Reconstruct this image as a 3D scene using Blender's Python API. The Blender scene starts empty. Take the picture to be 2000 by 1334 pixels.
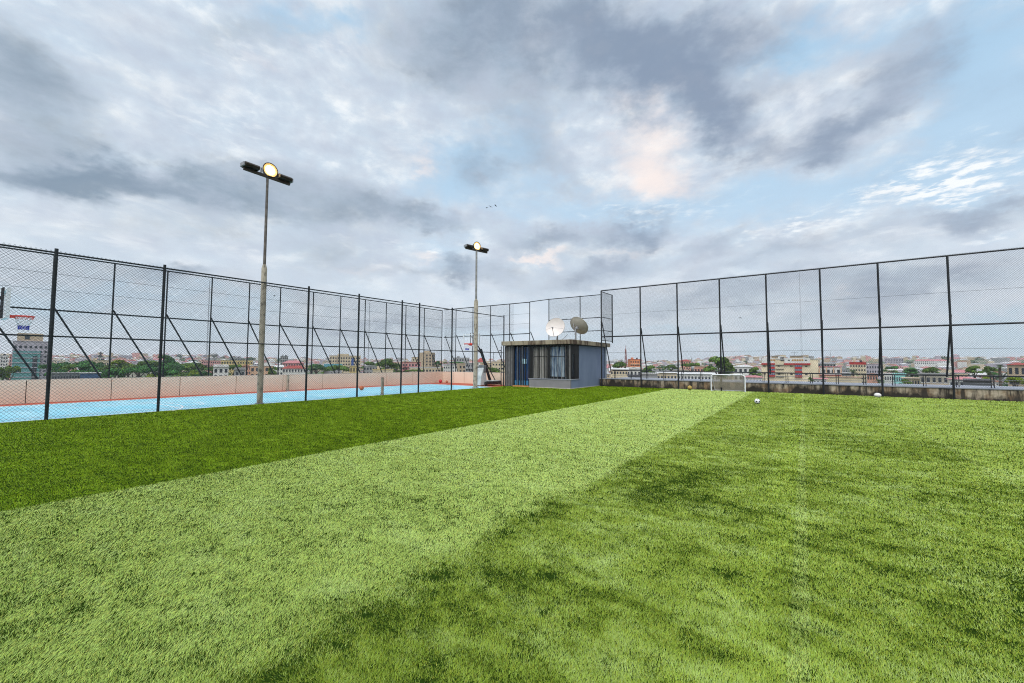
import bpy, math, random
import numpy as np
from mathutils import Vector, Matrix

# ------------------------------------------------------------------ scene, camera, sky, sun
SC = bpy.context.scene
COL = SC.collection
R = math.radians
random.seed(7)
RNG = np.random.default_rng(11)

EYE = 1.6
FPX, PCX, PCY = 814.7, 1000.0, 667.0           # focal length and centre of the 2000 x 1334 photograph
YAW, PITCH, ROLL = R(34.91), R(2.95), R(0.26)
_f = Vector((-math.sin(YAW) * math.cos(PITCH), math.cos(YAW) * math.cos(PITCH), math.sin(PITCH)))
_r = Vector((math.cos(YAW), math.sin(YAW), 0))
_u = _r.cross(_f)
_r2 = math.cos(ROLL) * _r + math.sin(ROLL) * _u
_u2 = -math.sin(ROLL) * _r + math.cos(ROLL) * _u
cam = bpy.data.cameras.new('camera')
cam.sensor_width = 36.0
cam.lens = FPX / 2000 * 36
cam.clip_start = 0.05
cam.clip_end = 20000
camo = bpy.data.objects.new('camera', cam)
COL.objects.link(camo)
camo.matrix_world = Matrix(((_r2.x, _u2.x, -_f.x, 0), (_r2.y, _u2.y, -_f.y, 0), (_r2.z, _u2.z, -_f.z, EYE), (0, 0, 0, 1)))
SC.camera = camo

SC.view_settings.view_transform = 'Standard'
SC.view_settings.look = 'None'
SC.view_settings.exposure = 0.22
SC.view_settings.gamma = 1.0
SC.view_settings.use_curve_mapping = False
SC.cycles.use_denoising = True
SC.cycles.max_bounces = 6
SC.cycles.diffuse_bounces = 3
SC.cycles.glossy_bounces = 3
SC.cycles.transmission_bounces = 4
SC.cycles.transparent_max_bounces = 12
SC.cycles.volume_bounces = 1
SC.cycles.sample_clamp_indirect = 4.0
SC.render.film_transparent = False
SC.cycles.pixel_filter_type = 'BLACKMAN_HARRIS'
SC.cycles.filter_width = 1.1
SC.cycles.use_adaptive_sampling = False
SC.cycles.denoiser = 'OPENIMAGEDENOISE'
SC.cycles.denoising_input_passes = 'RGB_ALBEDO_NORMAL'
SC.cycles.denoising_prefilter = 'NONE'

SUN_EL, SUN_AZ = R(52), math.atan2(0.32, -0.9)     # azimuth clockwise from +Y
sun = bpy.data.lights.new('sun', 'SUN')
sun.energy = 1.5
sun.angle = R(30)
sun.color = (1.0, 0.95, 0.87)
suno = bpy.data.objects.new('sun', sun)
COL.objects.link(suno)
_sd = Vector((math.sin(SUN_AZ) * math.cos(SUN_EL), math.cos(SUN_AZ) * math.cos(SUN_EL), math.sin(SUN_EL)))
suno.rotation_euler = (-_sd).to_track_quat('-Z', 'Y').to_euler()
suno.location = _sd * 60


def ray(x, y):
    """direction of the view through photograph pixel x, y"""
    d = _r2 * ((x - PCX) / FPX) - _u2 * ((y - PCY) / FPX) + _f
    return d


def azel(x, y):
    d = ray(x, y).normalized()
    return math.atan2(d.x, d.y), math.asin(d.z)


def at_range(x, y, rng):
    """point seen at pixel x, y whose horizontal distance from the eye is rng metres"""
    d = ray(x, y)
    t = rng / math.hypot(d.x, d.y)
    return Vector((d.x * t, d.y * t, EYE + d.z * t))


def srgb(r, g, b):
    def c(v):
        v /= 255.0
        return v / 12.92 if v <= 0.04045 else ((v + 0.055) / 1.055) ** 2.4
    return (c(r), c(g), c(b))


def make_world():
    w = bpy.data.worlds.new('World')
    SC.world = w
    w.use_nodes = True
    w.cycles.sampling_method = 'MANUAL'
    w.cycles.sample_map_resolution = 256
    nt = w.node_tree
    N, L = nt.nodes, nt.links
    N.clear()
    out = N.new('ShaderNodeOutputWorld')
    bg = N.new('ShaderNodeBackground')
    bg.inputs['Strength'].default_value = 0.1
    L.new(bg.outputs[0], out.inputs[0])
    sky = N.new('ShaderNodeTexSky')
    sky.sky_type = 'NISHITA'
    sky.sun_disc = False
    sky.sun_elevation = SUN_EL
    sky.sun_rotation = SUN_AZ
    sky.air_density = 1.0
    sky.dust_density = 1.2
    tc = N.new('ShaderNodeTexCoord')
    sep = N.new('ShaderNodeSeparateXYZ')
    L.new(tc.outputs['Generated'], sep.inputs[0])

    def math_(op, a, b=None, c=None):
        n = N.new('ShaderNodeMath')
        n.operation = op
        for i, v in enumerate((a, b, c)):
            if v is None:
                continue
            if isinstance(v, (int, float)):
                n.inputs[i].default_value = v
            else:
                L.new(v, n.inputs[i])
        return n.outputs[0]

    def rgbmix(fac, a, b):
        n = N.new('ShaderNodeMix')
        n.data_type = 'RGBA'
        n.clamp_factor = True
        for i, v in ((0, fac), (6, a), (7, b)):
            if isinstance(v, (int, float)):
                n.inputs[i].default_value = v
            elif isinstance(v, tuple):
                n.inputs[i].default_value = (*v, 1)
            else:
                L.new(v, n.inputs[i])
        return n.outputs[2]

    def ramp(v, lo, hi):
        n = N.new('ShaderNodeMapRange')
        n.interpolation_type = 'SMOOTHSTEP'
        L.new(v, n.inputs[0])
        n.inputs[1].default_value = lo
        n.inputs[2].default_value = hi
        return n.outputs[0]

    el = math_('ARCSINE', sep.outputs[2])
    az = math_('ARCTAN2', sep.outputs[0], sep.outputs[1])
    # cloud deck coordinates: direction projected on a flat ceiling
    den = math_('MAXIMUM', math_('ADD', sep.outputs[2], 0.10), 0.06)
    comb = N.new('ShaderNodeCombineXYZ')
    L.new(math_('DIVIDE', sep.outputs[0], den), comb.inputs[0])
    L.new(math_('DIVIDE', sep.outputs[1], den), comb.inputs[1])

    def noise(vec, scale, detail=6.0, rough=0.55, off=(0, 0, 0), sc=(1, 1, 1), rot=0.0, colour=False, dist=0.0):
        m = N.new('ShaderNodeMapping')
        m.inputs['Location'].default_value = off
        m.inputs['Rotation'].default_value = (0, 0, rot)
        m.inputs['Scale'].default_value = sc
        L.new(vec, m.inputs[0])
        t = N.new('ShaderNodeTexNoise')
        t.inputs['Scale'].default_value = scale
        t.inputs['Detail'].default_value = detail
        t.inputs['Roughness'].default_value = rough
        t.inputs['Distortion'].default_value = dist
        L.new(m.outputs[0], t.inputs['Vector'])
        return t.outputs['Color'] if colour else t.outputs['Fac']

    sph = N.new('ShaderNodeCombineXYZ')
    L.new(az, sph.inputs[0])
    L.new(el, sph.inputs[1])

    # warp of the layout so that cloud edges fray
    def warp(scale, amt, off):
        c = noise(sph.outputs[0], scale, 5.0, 0.6, off, (1, 1.7, 1), colour=True)
        s = N.new('ShaderNodeVectorMath'); s.operation = 'SUBTRACT'
        L.new(c, s.inputs[0]); s.inputs[1].default_value = (0.5, 0.5, 0.5)
        k = N.new('ShaderNodeVectorMath'); k.operation = 'SCALE'
        L.new(s.outputs[0], k.inputs[0]); k.inputs['Scale'].default_value = amt
        return k.outputs[0]
    a1 = N.new('ShaderNodeVectorMath'); a1.operation = 'ADD'
    L.new(sph.outputs[0], a1.inputs[0]); L.new(warp(3.0, 0.22, (3, 1, 0)), a1.inputs[1])
    a2 = N.new('ShaderNodeVectorMath'); a2.operation = 'ADD'
    L.new(a1.outputs[0], a2.inputs[0]); L.new(warp(11.0, 0.075, (0, 5, 2)), a2.inputs[1])
    a3 = N.new('ShaderNodeVectorMath'); a3.operation = 'ADD'
    L.new(a2.outputs[0], a3.inputs[0]); L.new(warp(38.0, 0.028, (7, 5, 2)), a3.inputs[1])
    wv = a3.outputs[0]

    def blobs(lst, start=0.0):
        acc = start
        for (x, y, rx, ry, rot, amp) in lst:
            a0, e0 = azel(x, y)
            ax, ex = azel(x + 4, y)
            ay, ey = azel(x, y + 4)
            sx = math.hypot((ax - a0) * math.cos(e0) , ex - e0) / 4
            k = (ax - a0) / 4
            m = N.new('ShaderNodeMapping')
            m.vector_type = 'TEXTURE'
            m.inputs['Location'].default_value = (a0, e0, 0)
            base = math.atan2(ex - e0, ax - a0)
            m.inputs['Rotation'].default_value = (0, 0, base - R(rot))
            m.inputs['Scale'].default_value = (max(rx * abs(k), 1e-3) * 1.35, max(ry * abs(ey - e0) / 4, 1e-3) * 1.35, 1)
            L.new(wv, m.inputs[0])
            g = N.new('ShaderNodeTexGradient')
            g.gradient_type = 'SPHERICAL'
            L.new(m.outputs[0], g.inputs[0])
            s = ramp(g.outputs[1], 0.0, 1.0)
            acc = math_('MULTIPLY_ADD', s, amp, acc)
        return acc

    dark = [  # grey cloud bellies: photo x, y, half width, half height, tilt, weight
        (870, 60, 200, 130, 0, 0.65), (930, 175, 190, 70, 10, 0.5), (1120, 50, 400, 140, 8, 0.85), (560, 70, 120, 40, 0, 0.25), (1000, 240, 160, 50, 0, 0.3), (1100, 160, 200, 70, 8, 0.50), (1280, 120, 230, 110, 15, 0.60),
        (1340, 195, 180, 75, 25, 0.70), (1420, 250, 100, 65, 15, 0.70), (1420, 90, 140, 110, 0, 0.40), (1250, 225, 120, 36, 15, 0.35),
        (1640, 240, 180, 55, -22, 0.75), (1600, 285, 110, 34, -10, 0.5), (1560, 170, 120, 36, -25, 0.4), (1730, 180, 140, 60, -30, 0.45), (1840, 80, 130, 60, 20, 0.60),
        (60, 230, 190, 150, 0, 0.70), (20, 110, 160, 110, 0, 0.55), (200, 170, 120, 60, 10, 0.2), (90, 330, 160, 50, 0, 0.3),
        (180, 345, 220, 55, 12, 0.65), (360, 385, 260, 60, 10, 0.75), (600, 395, 260, 70, 10, 0.65), (560, 330, 200, 40, 0, 0.25),
        (760, 400, 160, 50, 18, 0.50), (860, 430, 80, 28, 10, 0.50), (450, 85, 130, 55, 0, 0.40), (400, 460, 250, 30, 4, 0.3),
        (640, 500, 110, 45, 0, 0.5), (560, 560, 160, 30, 5, 0.3), (690, 540, 60, 26, 0, 0.3), (940, 325, 60, 50, 10, 0.5), (1040, 300, 80, 60, 0, 0.5), (1120, 330, 80, 30, 0, 0.3),
        (1245, 435, 85, 50, -12, 1.0), (1090, 455, 120, 40, -5, 0.75), (1290, 460, 50, 24, 0, 0.4),
        (1180, 520, 150, 40, -4, 0.75), (960, 530, 80, 28, 0, 0.55), (885, 540, 50, 36, 0, 0.75), (800, 555, 90, 22, 0, 0.4), (1060, 560, 160, 24, 0, 0.35),
        (1390, 490, 80, 32, -25, 0.60), (1530, 510, 130, 42, -8, 0.50), (1940, 395, 140, 36, -14, 0.75), (1700, 470, 120, 26, -5, 0.35),
        (1800, 430, 100, 22, -18, 0.3), (300, 560, 200, 34, 0, 0.40), (330, 555, 60, 20, 0, 0.4), (120, 520, 160, 30, 0, 0.2),
        (640, 640, 250, 26, 0, 0.40), (1750, 560, 200, 34, -14, 0.70), (1500, 580, 160, 30, -10, 0.55), (1400, 545, 120, 24, -10, 0.4),
        (1650, 610, 160, 26, -14, 0.45), (1950, 545, 120, 30, -12, 0.5), (800, 640, 200, 20, 0, 0.3), (1320, 610, 120, 24, -5, 0.45), (200, 620, 220, 26, 0, 0.3),
        (930, 640, 90, 24, 0, 0.35), (1880, 600, 120, 20, -10, 0.3), (1130, 600, 120, 24, 0, 0.3),
        (-350, 300, 300, 200, 0, 0.7), (2400, 250, 300, 120, 0, 0.6), (1780, 130, 180, 60, 30, 0.3), (1980, 180, 90, 60, 0, 0.2),
    ]
    blue = [
        (530, 20, 80, 60, 0, 0.35), (625, 45, 110, 60, 0, 0.45), (690, 20, 70, 40, 0, 0.3), (120, 590, 300, 60, 0, 0.7), (400, 610, 250, 40, 0, 0.4), (950, 320, 150, 90, -20, 0.70), (840, 350, 100, 60, 0, 0.45),
        (1560, 90, 130, 70, -20, 0.8), (1960, 60, 180, 160, 0, 0.95), (1960, 250, 200, 140, 0, 0.95), (1750, 30, 130, 60, 0, 0.5),
        (1780, 330, 220, 90, -10, 0.75), (1500, 400, 340, 70, -4, 0.85), (1140, 385, 200, 50, 0, 0.8),
        (870, 500, 90, 80, 0, 0.50), (1450, 350, 200, 60, 0, 0.35), (150, 100, 120, 60, 20, 0.2), (180, 300, 100, 50, 0, 0.2),
        (1960, 640, 200, 40, 0, 0.7), (1000, 120, 60, 40, 0, 0.1), (300, 660, 420, 26, 0, 0.5), (1500, 670, 500, 22, 0, 0.5), (950, 660, 300, 20, 0, 0.5), (500, 590, 130, 30, -10, 0.25), (1980, 430, 80, 20, 0, 0.3),
    ]
    warm = [
        (1265, 285, 100, 80, 20, 1.0), (1290, 330, 70, 50, 0, 0.5), (1050, 502, 55, 14, 0, 1.1), (825, 510, 45, 20, 15, 0.8),
        (525, 140, 45, 25, 0, 0.4), (830, 310, 40, 14, 0, 0.6), (1190, 480, 90, 10, 0, 0.5), (310, 590, 120, 30, 0, 0.25), (230, 560, 80, 16, 25, 0.3), (1640, 590, 50, 20, 0, 0.4), (700, 540, 60, 16, 0, 0.3),
    ]
    lite = [
        (1850, 330, 160, 60, -15, 0.75), (1760, 380, 200, 40, -10, 0.7), (1560, 450, 220, 28, -6, 0.6), (1270, 390, 250, 40, 0, 0.4), (480, 120, 120, 40, 0, 0.35), (450, 240, 230, 60, 0, 0.3),
        (150, 440, 300, 50, 6, 0.35), (640, 90, 100, 50, 0, 0.3), (830, 500, 60, 30, 0, 0.5), (1960, 430, 120, 22, 0, 0.5), (250, 600, 200, 30, 0, 0.3), (1700, 520, 220, 18, -8, 0.3),
    ]
    n_big = noise(comb.outputs[0], 2.2, 8.0, 0.60, (2.1, 0.4, 0), (1, 1, 1), 0.3, dist=0.4)
    n_fine = noise(sph.outputs[0], 9.0, 8.0, 0.62, (0.3, 4.4, 0), (1.0, 2.0, 1), 0.1, dist=0.3)
    n_rip = noise(sph.outputs[0], 48.0, 3.0, 0.6, (1.3, 2.0, 0), (0.6, 2.0, 1), 0.35, dist=0.2)
    c_big = math_('SUBTRACT', n_big, 0.5)
    c_fine = math_('SUBTRACT', n_fine, 0.5)
    D = math_('MULTIPLY_ADD', c_big, 0.8, blobs(dark))
    D = math_('MULTIPLY_ADD', c_fine, 1.0, D)
    c_puff = math_('SUBTRACT', noise(sph.outputs[0], 11.0, 6.0, 0.55, (4.3, 1.4, 0), (1.0, 1.8, 1), 0.2, dist=0.0), 0.5)
    D = math_('ADD', D, math_('MULTIPLY', math_('MULTIPLY', c_puff, 1.5), ramp(D, -0.2, 0.7)))
    B = math_('MULTIPLY_ADD', c_big, -0.4, blobs(blue))
    B = math_('MULTIPLY_ADD', c_fine, -0.6, B)
    W = math_('MULTIPLY_ADD', c_fine, 1.0, blobs(warm))
    T = math_('MULTIPLY', blobs(lite), math_('MAXIMUM', math_('MULTIPLY_ADD', n_rip, 4.0, -1.5), 0.0))

    S = 9.1
    def k(r, g, b, m=1.0):
        c = srgb(r, g, b)
        return tuple(v * S * m for v in c)
    cloud = rgbmix(ramp(el, 0.02, 0.45), k(208, 220, 231), k(202, 217, 231))
    cloud = rgbmix(ramp(c_fine, -0.2, 0.3), cloud, k(228, 236, 245))
    up = ramp(el, 0.05, 0.30)
    cloud = rgbmix(math_('MULTIPLY', ramp(math_('MULTIPLY', c_puff, -1.0), -0.16, 0.22), up), cloud, k(192, 203, 219))
    cloud = rgbmix(math_('MULTIPLY', ramp(c_puff, 0.02, 0.26), up), cloud, k(243, 247, 250))
    cloud = rgbmix(math_('MULTIPLY', ramp(c_big, 0.02, 0.22), up), cloud, k(240, 245, 250))
    gap = rgbmix(0.80, sky.outputs[0], rgbmix(ramp(el, 0.1, 0.9), k(205, 228, 246), k(160, 210, 245)))
    col = rgbmix(ramp(B, -0.05, 1.0), cloud, gap)
    col = rgbmix(ramp(T, 0.05, 0.8), col, k(246, 250, 253))
    shade = rgbmix(ramp(az, -1.45, 0.1), k(124, 144, 164), k(128, 145, 170))
    shade = rgbmix(ramp(el, 0.02, 0.25), k(166, 178, 196), shade)
    Dm = math_('MULTIPLY', ramp(D, -0.20, 1.40), 0.90)
    col = rgbmix(Dm, col, shade)
    Wm = math_('MULTIPLY', ramp(W, 0.0, 1.5), 0.85)
    col = rgbmix(Wm, col, k(252, 238, 232))
    # overcast dome: brighter towards the zenith and on the side the hidden sun stands
    zen = math_('MULTIPLY_ADD', ramp(el, 0.80, 1.25), 1.6, 1.0)
    dotn = N.new('ShaderNodeVectorMath'); dotn.operation = 'DOT_PRODUCT'
    L.new(tc.outputs['Generated'], dotn.inputs[0]); dotn.inputs[1].default_value = _sd
    back = math_('MULTIPLY_ADD', ramp(dotn.outputs['Value'], 0.68, 1.0), 1.3, zen)
    sc = N.new('ShaderNodeVectorMath'); sc.operation = 'SCALE'
    L.new(col, sc.inputs[0]); L.new(back, sc.inputs['Scale'])
    L.new(sc.outputs[0], bg.inputs['Color'])


make_world()

# ------------------------------------------------------------------ helpers
def mat(name, col, rough=0.7, metal=0.0, var=0.0, scale=4.0, col2=None, lo=0.35, hi=0.65, bump=0.0, spec=0.5,
        stretch=(1, 1, 1), emit=None, estr=0.0, attr=None, trans=0.0, alpha=None, detail=6.0):
    m = bpy.data.materials.new(name)
    m.use_nodes = True
    nt = m.node_tree
    b = nt.nodes['Principled BSDF']
    b.inputs['Roughness'].default_value = rough
    b.inputs['Metallic'].default_value = metal
    b.inputs['Specular IOR Level'].default_value = spec
    b.inputs['Base Color'].default_value = (*col, 1)
    src = None
    if attr:
        a = nt.nodes.new('ShaderNodeAttribute')
        a.attribute_name = attr
        src = a.outputs['Color']
    if col2 is not None or var or bump:
        tc = nt.nodes.new('ShaderNodeTexCoord')
        mp = nt.nodes.new('ShaderNodeMapping')
        mp.inputs['Scale'].default_value = stretch
        nt.links.new(tc.outputs['Object'], mp.inputs[0])
        n = nt.nodes.new('ShaderNodeTexNoise')
        n.inputs['Scale'].default_value = scale
        n.inputs['Detail'].default_value = detail
        n.inputs['Roughness'].default_value = 0.6
        nt.links.new(mp.outputs[0], n.inputs['Vector'])
        rp = nt.nodes.new('ShaderNodeMapRange')
        rp.inputs[1].default_value = lo
        rp.inputs[2].default_value = hi
        nt.links.new(n.outputs['Fac'], rp.inputs[0])
        mx = nt.nodes.new('ShaderNodeMix')
        mx.data_type = 'RGBA'
        mx.clamp_factor = True
        nt.links.new(rp.outputs[0], mx.inputs[0])
        c2 = col2 if col2 is not None else tuple(c * (1 - var) for c in col)
        mx.inputs[6].default_value = (*col, 1)
        mx.inputs[7].default_value = (*c2, 1)
        if src is not None:
            mm = nt.nodes.new('ShaderNodeMix')
            mm.data_type = 'RGBA'
            mm.blend_type = 'MULTIPLY'
            mm.inputs[0].default_value = 1
            nt.links.new(src, mm.inputs[6])
            nt.links.new(mx.outputs[2], mm.inputs[7])
            src = mm.outputs[2]
        else:
            src = mx.outputs[2]
        if bump:
            bp = nt.nodes.new('ShaderNodeBump')
            bp.inputs['Strength'].default_value = bump
            nt.links.new(n.outputs['Fac'], bp.inputs['Height'])
            nt.links.new(bp.outputs[0], b.inputs['Normal'])
    if src is not None:
        nt.links.new(src, b.inputs['Base Color'])
    if emit:
        b.inputs['Emission Color'].default_value = (*emit, 1)
        b.inputs['Emission Strength'].default_value = estr
    if trans:
        b.inputs['Transmission Weight'].default_value = trans
    if alpha is not None:
        b.inputs['Alpha'].default_value = alpha
    return m


class MB:
    """collects shapes and links them as one mesh object"""
    def __init__(self):
        self.v, self.f, self.m, self.s = [], [], [], []

    def add(self, verts, faces, mi=0, smooth=False):
        o = len(self.v)
        self.v.extend([tuple(p) for p in verts])
        for f in faces:
            self.f.append(tuple(i + o for i in f))
            self.m.append(mi)
            self.s.append(smooth)
        return self

    def box(self, x0, x1, y0, y1, z0, z1, mi=0):
        v = [(x0, y0, z0), (x1, y0, z0), (x1, y1, z0), (x0, y1, z0), (x0, y0, z1), (x1, y0, z1), (x1, y1, z1), (x0, y1, z1)]
        f = [(0, 3, 2, 1), (4, 5, 6, 7), (0, 1, 5, 4), (1, 2, 6, 5), (2, 3, 7, 6), (3, 0, 4, 7)]
        return self.add(v, f, mi)

    def quad(self, a, b, c, d, mi=0):
        return self.add([a, b, c, d], [(0, 1, 2, 3)], mi)

    def tube(self, pts, radii, n=8, mi=0, smooth=True, caps=True):
        pts = [Vector(p) for p in pts]
        if isinstance(radii, (int, float)):
            radii = [radii] * len(pts)
        rings = []
        for i, p in enumerate(pts):
            if i == 0:
                d = pts[1] - pts[0]
            elif i == len(pts) - 1:
                d = pts[-1] - pts[-2]
            else:
                d = (pts[i + 1] - pts[i]).normalized() + (pts[i] - pts[i - 1]).normalized()
            d.normalize()
            up = Vector((0, 0, 1)) if abs(d.z) < 0.95 else Vector((1, 0, 0))
            a = d.cross(up).normalized()
            b = a.cross(d).normalized()
            rings.append([p + (a * math.cos(2 * math.pi * k / n) + b * math.sin(2 * math.pi * k / n)) * radii[i] for k in range(n)])
        v = [q for r_ in rings for q in r_]
        f = []
        for i in range(len(rings) - 1):
            for k in range(n):
                k2 = (k + 1) % n
                f.append((i * n + k, i * n + k2, (i + 1) * n + k2, (i + 1) * n + k))
        self.add(v, f, mi, smooth)
        if caps:
            self.add(rings[0], [tuple(range(n - 1, -1, -1))], mi)
            self.add(rings[-1], [tuple(range(n))], mi)
        return self

    def bar(self, p0, p1, w, h=None, mi=0):
        """square bar from p0 to p1"""
        h = h or w
        p0, p1 = Vector(p0), Vector(p1)
        d = (p1 - p0).normalized()
        up = Vector((0, 0, 1)) if abs(d.z) < 0.95 else Vector((0, 1, 0))
        a = d.cross(up).normalized() * (w / 2)
        b = a.cross(d).normalized() * (h / 2)
        v = [p0 - a - b, p0 + a - b, p0 + a + b, p0 - a + b, p1 - a - b, p1 + a - b, p1 + a + b, p1 - a + b]
        f = [(0, 3, 2, 1), (4, 5, 6, 7), (0, 1, 5, 4), (1, 2, 6, 5), (2, 3, 7, 6), (3, 0, 4, 7)]
        return self.add(v, f, mi)

    def sphere(self, c, r, nu=20, nv=12, mi=0, sc=(1, 1, 1)):
        v, f = [], []
        for j in range(nv + 1):
            t = math.pi * j / nv
            for i in range(nu):
                p = 2 * math.pi * i / nu
                v.append((c[0] + r * sc[0] * math.sin(t) * math.cos(p), c[1] + r * sc[1] * math.sin(t) * math.sin(p), c[2] + r * sc[2] * math.cos(t)))
        for j in range(nv):
            for i in range(nu):
                i2 = (i + 1) % nu
                f.append((j * nu + i, (j + 1) * nu + i, (j + 1) * nu + i2, j * nu + i2))
        return self.add(v, f, mi, True)

    def lathe(self, prof, n=24, mi=0, c=(0, 0, 0)):
        v, f = [], []
        for (r_, z) in prof:
            for k in range(n):
                a = 2 * math.pi * k / n
                v.append((c[0] + r_ * math.cos(a), c[1] + r_ * math.sin(a), c[2] + z))
        for j in range(len(prof) - 1):
            for k in range(n):
                k2 = (k + 1) % n
                f.append((j * n + k, j * n + k2, (j + 1) * n + k2, (j + 1) * n + k))
        return self.add(v, f, mi, True)

    def mesh(self, name, mats):
        me = bpy.data.meshes.new(name)
        me.from_pydata(self.v, [], self.f)
        for m_ in (mats if isinstance(mats, (list, tuple)) else [mats]):
            me.materials.append(m_)
        me.polygons.foreach_set('material_index', self.m)
        me.polygons.foreach_set('use_smooth', self.s)
        me.update()
        return me

    def build(self, name, mats, parent=None, loc=None, rotz=None, bevel=0.0):
        o = bpy.data.objects.new(name, self.mesh(name, mats))
        COL.objects.link(o)
        if parent is not None:
            o.parent = parent
        if loc is not None:
            o.location = loc
        if rotz is not None:
            o.rotation_euler = (0, 0, rotz)
        if bevel:
            b = o.modifiers.new('bevel', 'BEVEL')
            b.width = bevel
            b.segments = 2
            b.limit_method = 'ANGLE'
        return o


def tag(o, label=None, cat=None, group=None, kind=None):
    if label:
        o['label'] = label
    if cat:
        o['category'] = cat
    if group:
        o['group'] = group
    if kind:
        o['kind'] = kind
    return o


def thing(name, label, cat, loc=(0, 0, 0), rotz=0.0, group=None):
    o = bpy.data.objects.new(name, None)
    COL.objects.link(o)
    o.location = loc
    o.rotation_euler = (0, 0, rotz)
    o.empty_display_size = 0.3
    return tag(o, label, cat, group)


def copy_tree(o, parent=None):
    c = o.copy()
    COL.objects.link(c)
    if parent is not None:
        c.parent = parent
    for ch in list(o.children):
        copy_tree(ch, c)
    return c


# value noise on arrays, used for geometry only
def vnoise(x, y, seed=0):
    xi, yi = np.floor(x).astype(np.int64), np.floor(y).astype(np.int64)
    xf, yf = x - xi, y - yi
    xf, yf = xf * xf * (3 - 2 * xf), yf * yf * (3 - 2 * yf)

    def h(a, b):
        n = (a * 374761393 + b * 668265263 + seed * 974634777) & 0xffffffff
        n = ((n ^ (n >> 13)) * 1274126177) & 0xffffffff
        return ((n ^ (n >> 16)) & 0xffff) / 65535.0
    return (h(xi, yi) * (1 - xf) + h(xi + 1, yi) * xf) * (1 - yf) + (h(xi, yi + 1) * (1 - xf) + h(xi + 1, yi + 1) * xf) * yf


def fbm(x, y, seed=0, oct_=4):
    s, a, t = 0, 1.0, 0
    for i in range(oct_):
        s = s + a * vnoise(x * 2 ** i + 17 * i, y * 2 ** i - 9 * i, seed + i)
        t += a
        a *= 0.55
    return s / t


# ------------------------------------------------------------------ materials
M_STEEL = mat('dark_green_steel', (0.016, 0.022, 0.026), 0.45, 0.3, var=0.5, scale=3)
M_STEEL2 = mat('black_steel', (0.018, 0.020, 0.024), 0.5, 0.2, var=0.5, scale=3)
M_WIRE = mat('coated_wire', (0.02, 0.026, 0.03), 0.5)
M_GALV = mat('galvanised_steel', (0.33, 0.33, 0.34), 0.5, 0.4, var=0.4, scale=6)
M_PINK = mat('pink_parapet_paint', (0.78, 0.63, 0.49), 0.85, col2=(0.70, 0.54, 0.41), scale=0.9, lo=0.3, hi=0.8)
M_JOINT = mat('joint_filler', (0.10, 0.075, 0.06), 0.9)
M_COPING = mat('pale_coping', (0.62, 0.50, 0.42), 0.85, var=0.3, scale=3)
M_BLUE = mat('blue_court_paint', (0.20, 0.55, 0.68), 0.42, col2=(0.38, 0.66, 0.75), scale=1.1, lo=0.40, hi=0.72, stretch=(0.5, 1.6, 1))
M_RED = mat('terracotta_court_paint', (0.48, 0.085, 0.040), 0.7, var=0.3, scale=2)
M_LINE = mat('white_court_line', (0.80, 0.82, 0.82), 0.6, var=0.12, scale=5)
M_CONC = mat('weathered_concrete', (0.40, 0.37, 0.31), 0.9, col2=(0.17, 0.145, 0.11), scale=1.6, lo=0.42, hi=0.68, bump=0.2, stretch=(1, 1, 0.5))
M_LEDGE = mat('grey_ledge_concrete', (0.36, 0.375, 0.42), 0.85, col2=(0.26, 0.27, 0.31), scale=1.2)
M_LAMP = mat('floodlight_housing', (0.055, 0.042, 0.030), 0.5, 0.5, var=0.4, scale=6)
M_LAMPGREY = mat('floodlight_grey', (0.30, 0.30, 0.31), 0.5, 0.3)
M_LAMPGLASS = mat('floodlight_glass', (0.55, 0.55, 0.55), 0.2)
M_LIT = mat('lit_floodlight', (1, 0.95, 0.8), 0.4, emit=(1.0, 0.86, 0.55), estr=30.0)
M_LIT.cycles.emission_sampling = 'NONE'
M_WHITE = mat('white_paint', (0.80, 0.80, 0.80), 0.5, var=0.1, scale=8)
M_OFFWHITE = mat('off_white_pad', (0.60, 0.60, 0.58), 0.7, var=0.25, scale=3)
M_BLACK = mat('black_plastic', (0.02, 0.02, 0.022), 0.5)
M_GREYPAD = mat('grey_pad', (0.18, 0.18, 0.18), 0.7, var=0.2)
M_ORANGE = mat('orange_rim_paint', (0.72, 0.055, 0.03), 0.5)
M_NETW = mat('white_cord', (0.75, 0.75, 0.75), 0.8)
M_NETB = mat('blue_cord', (0.02, 0.03, 0.35), 0.8)
M_NETR = mat('red_cord', (0.55, 0.08, 0.06), 0.8)


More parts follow.
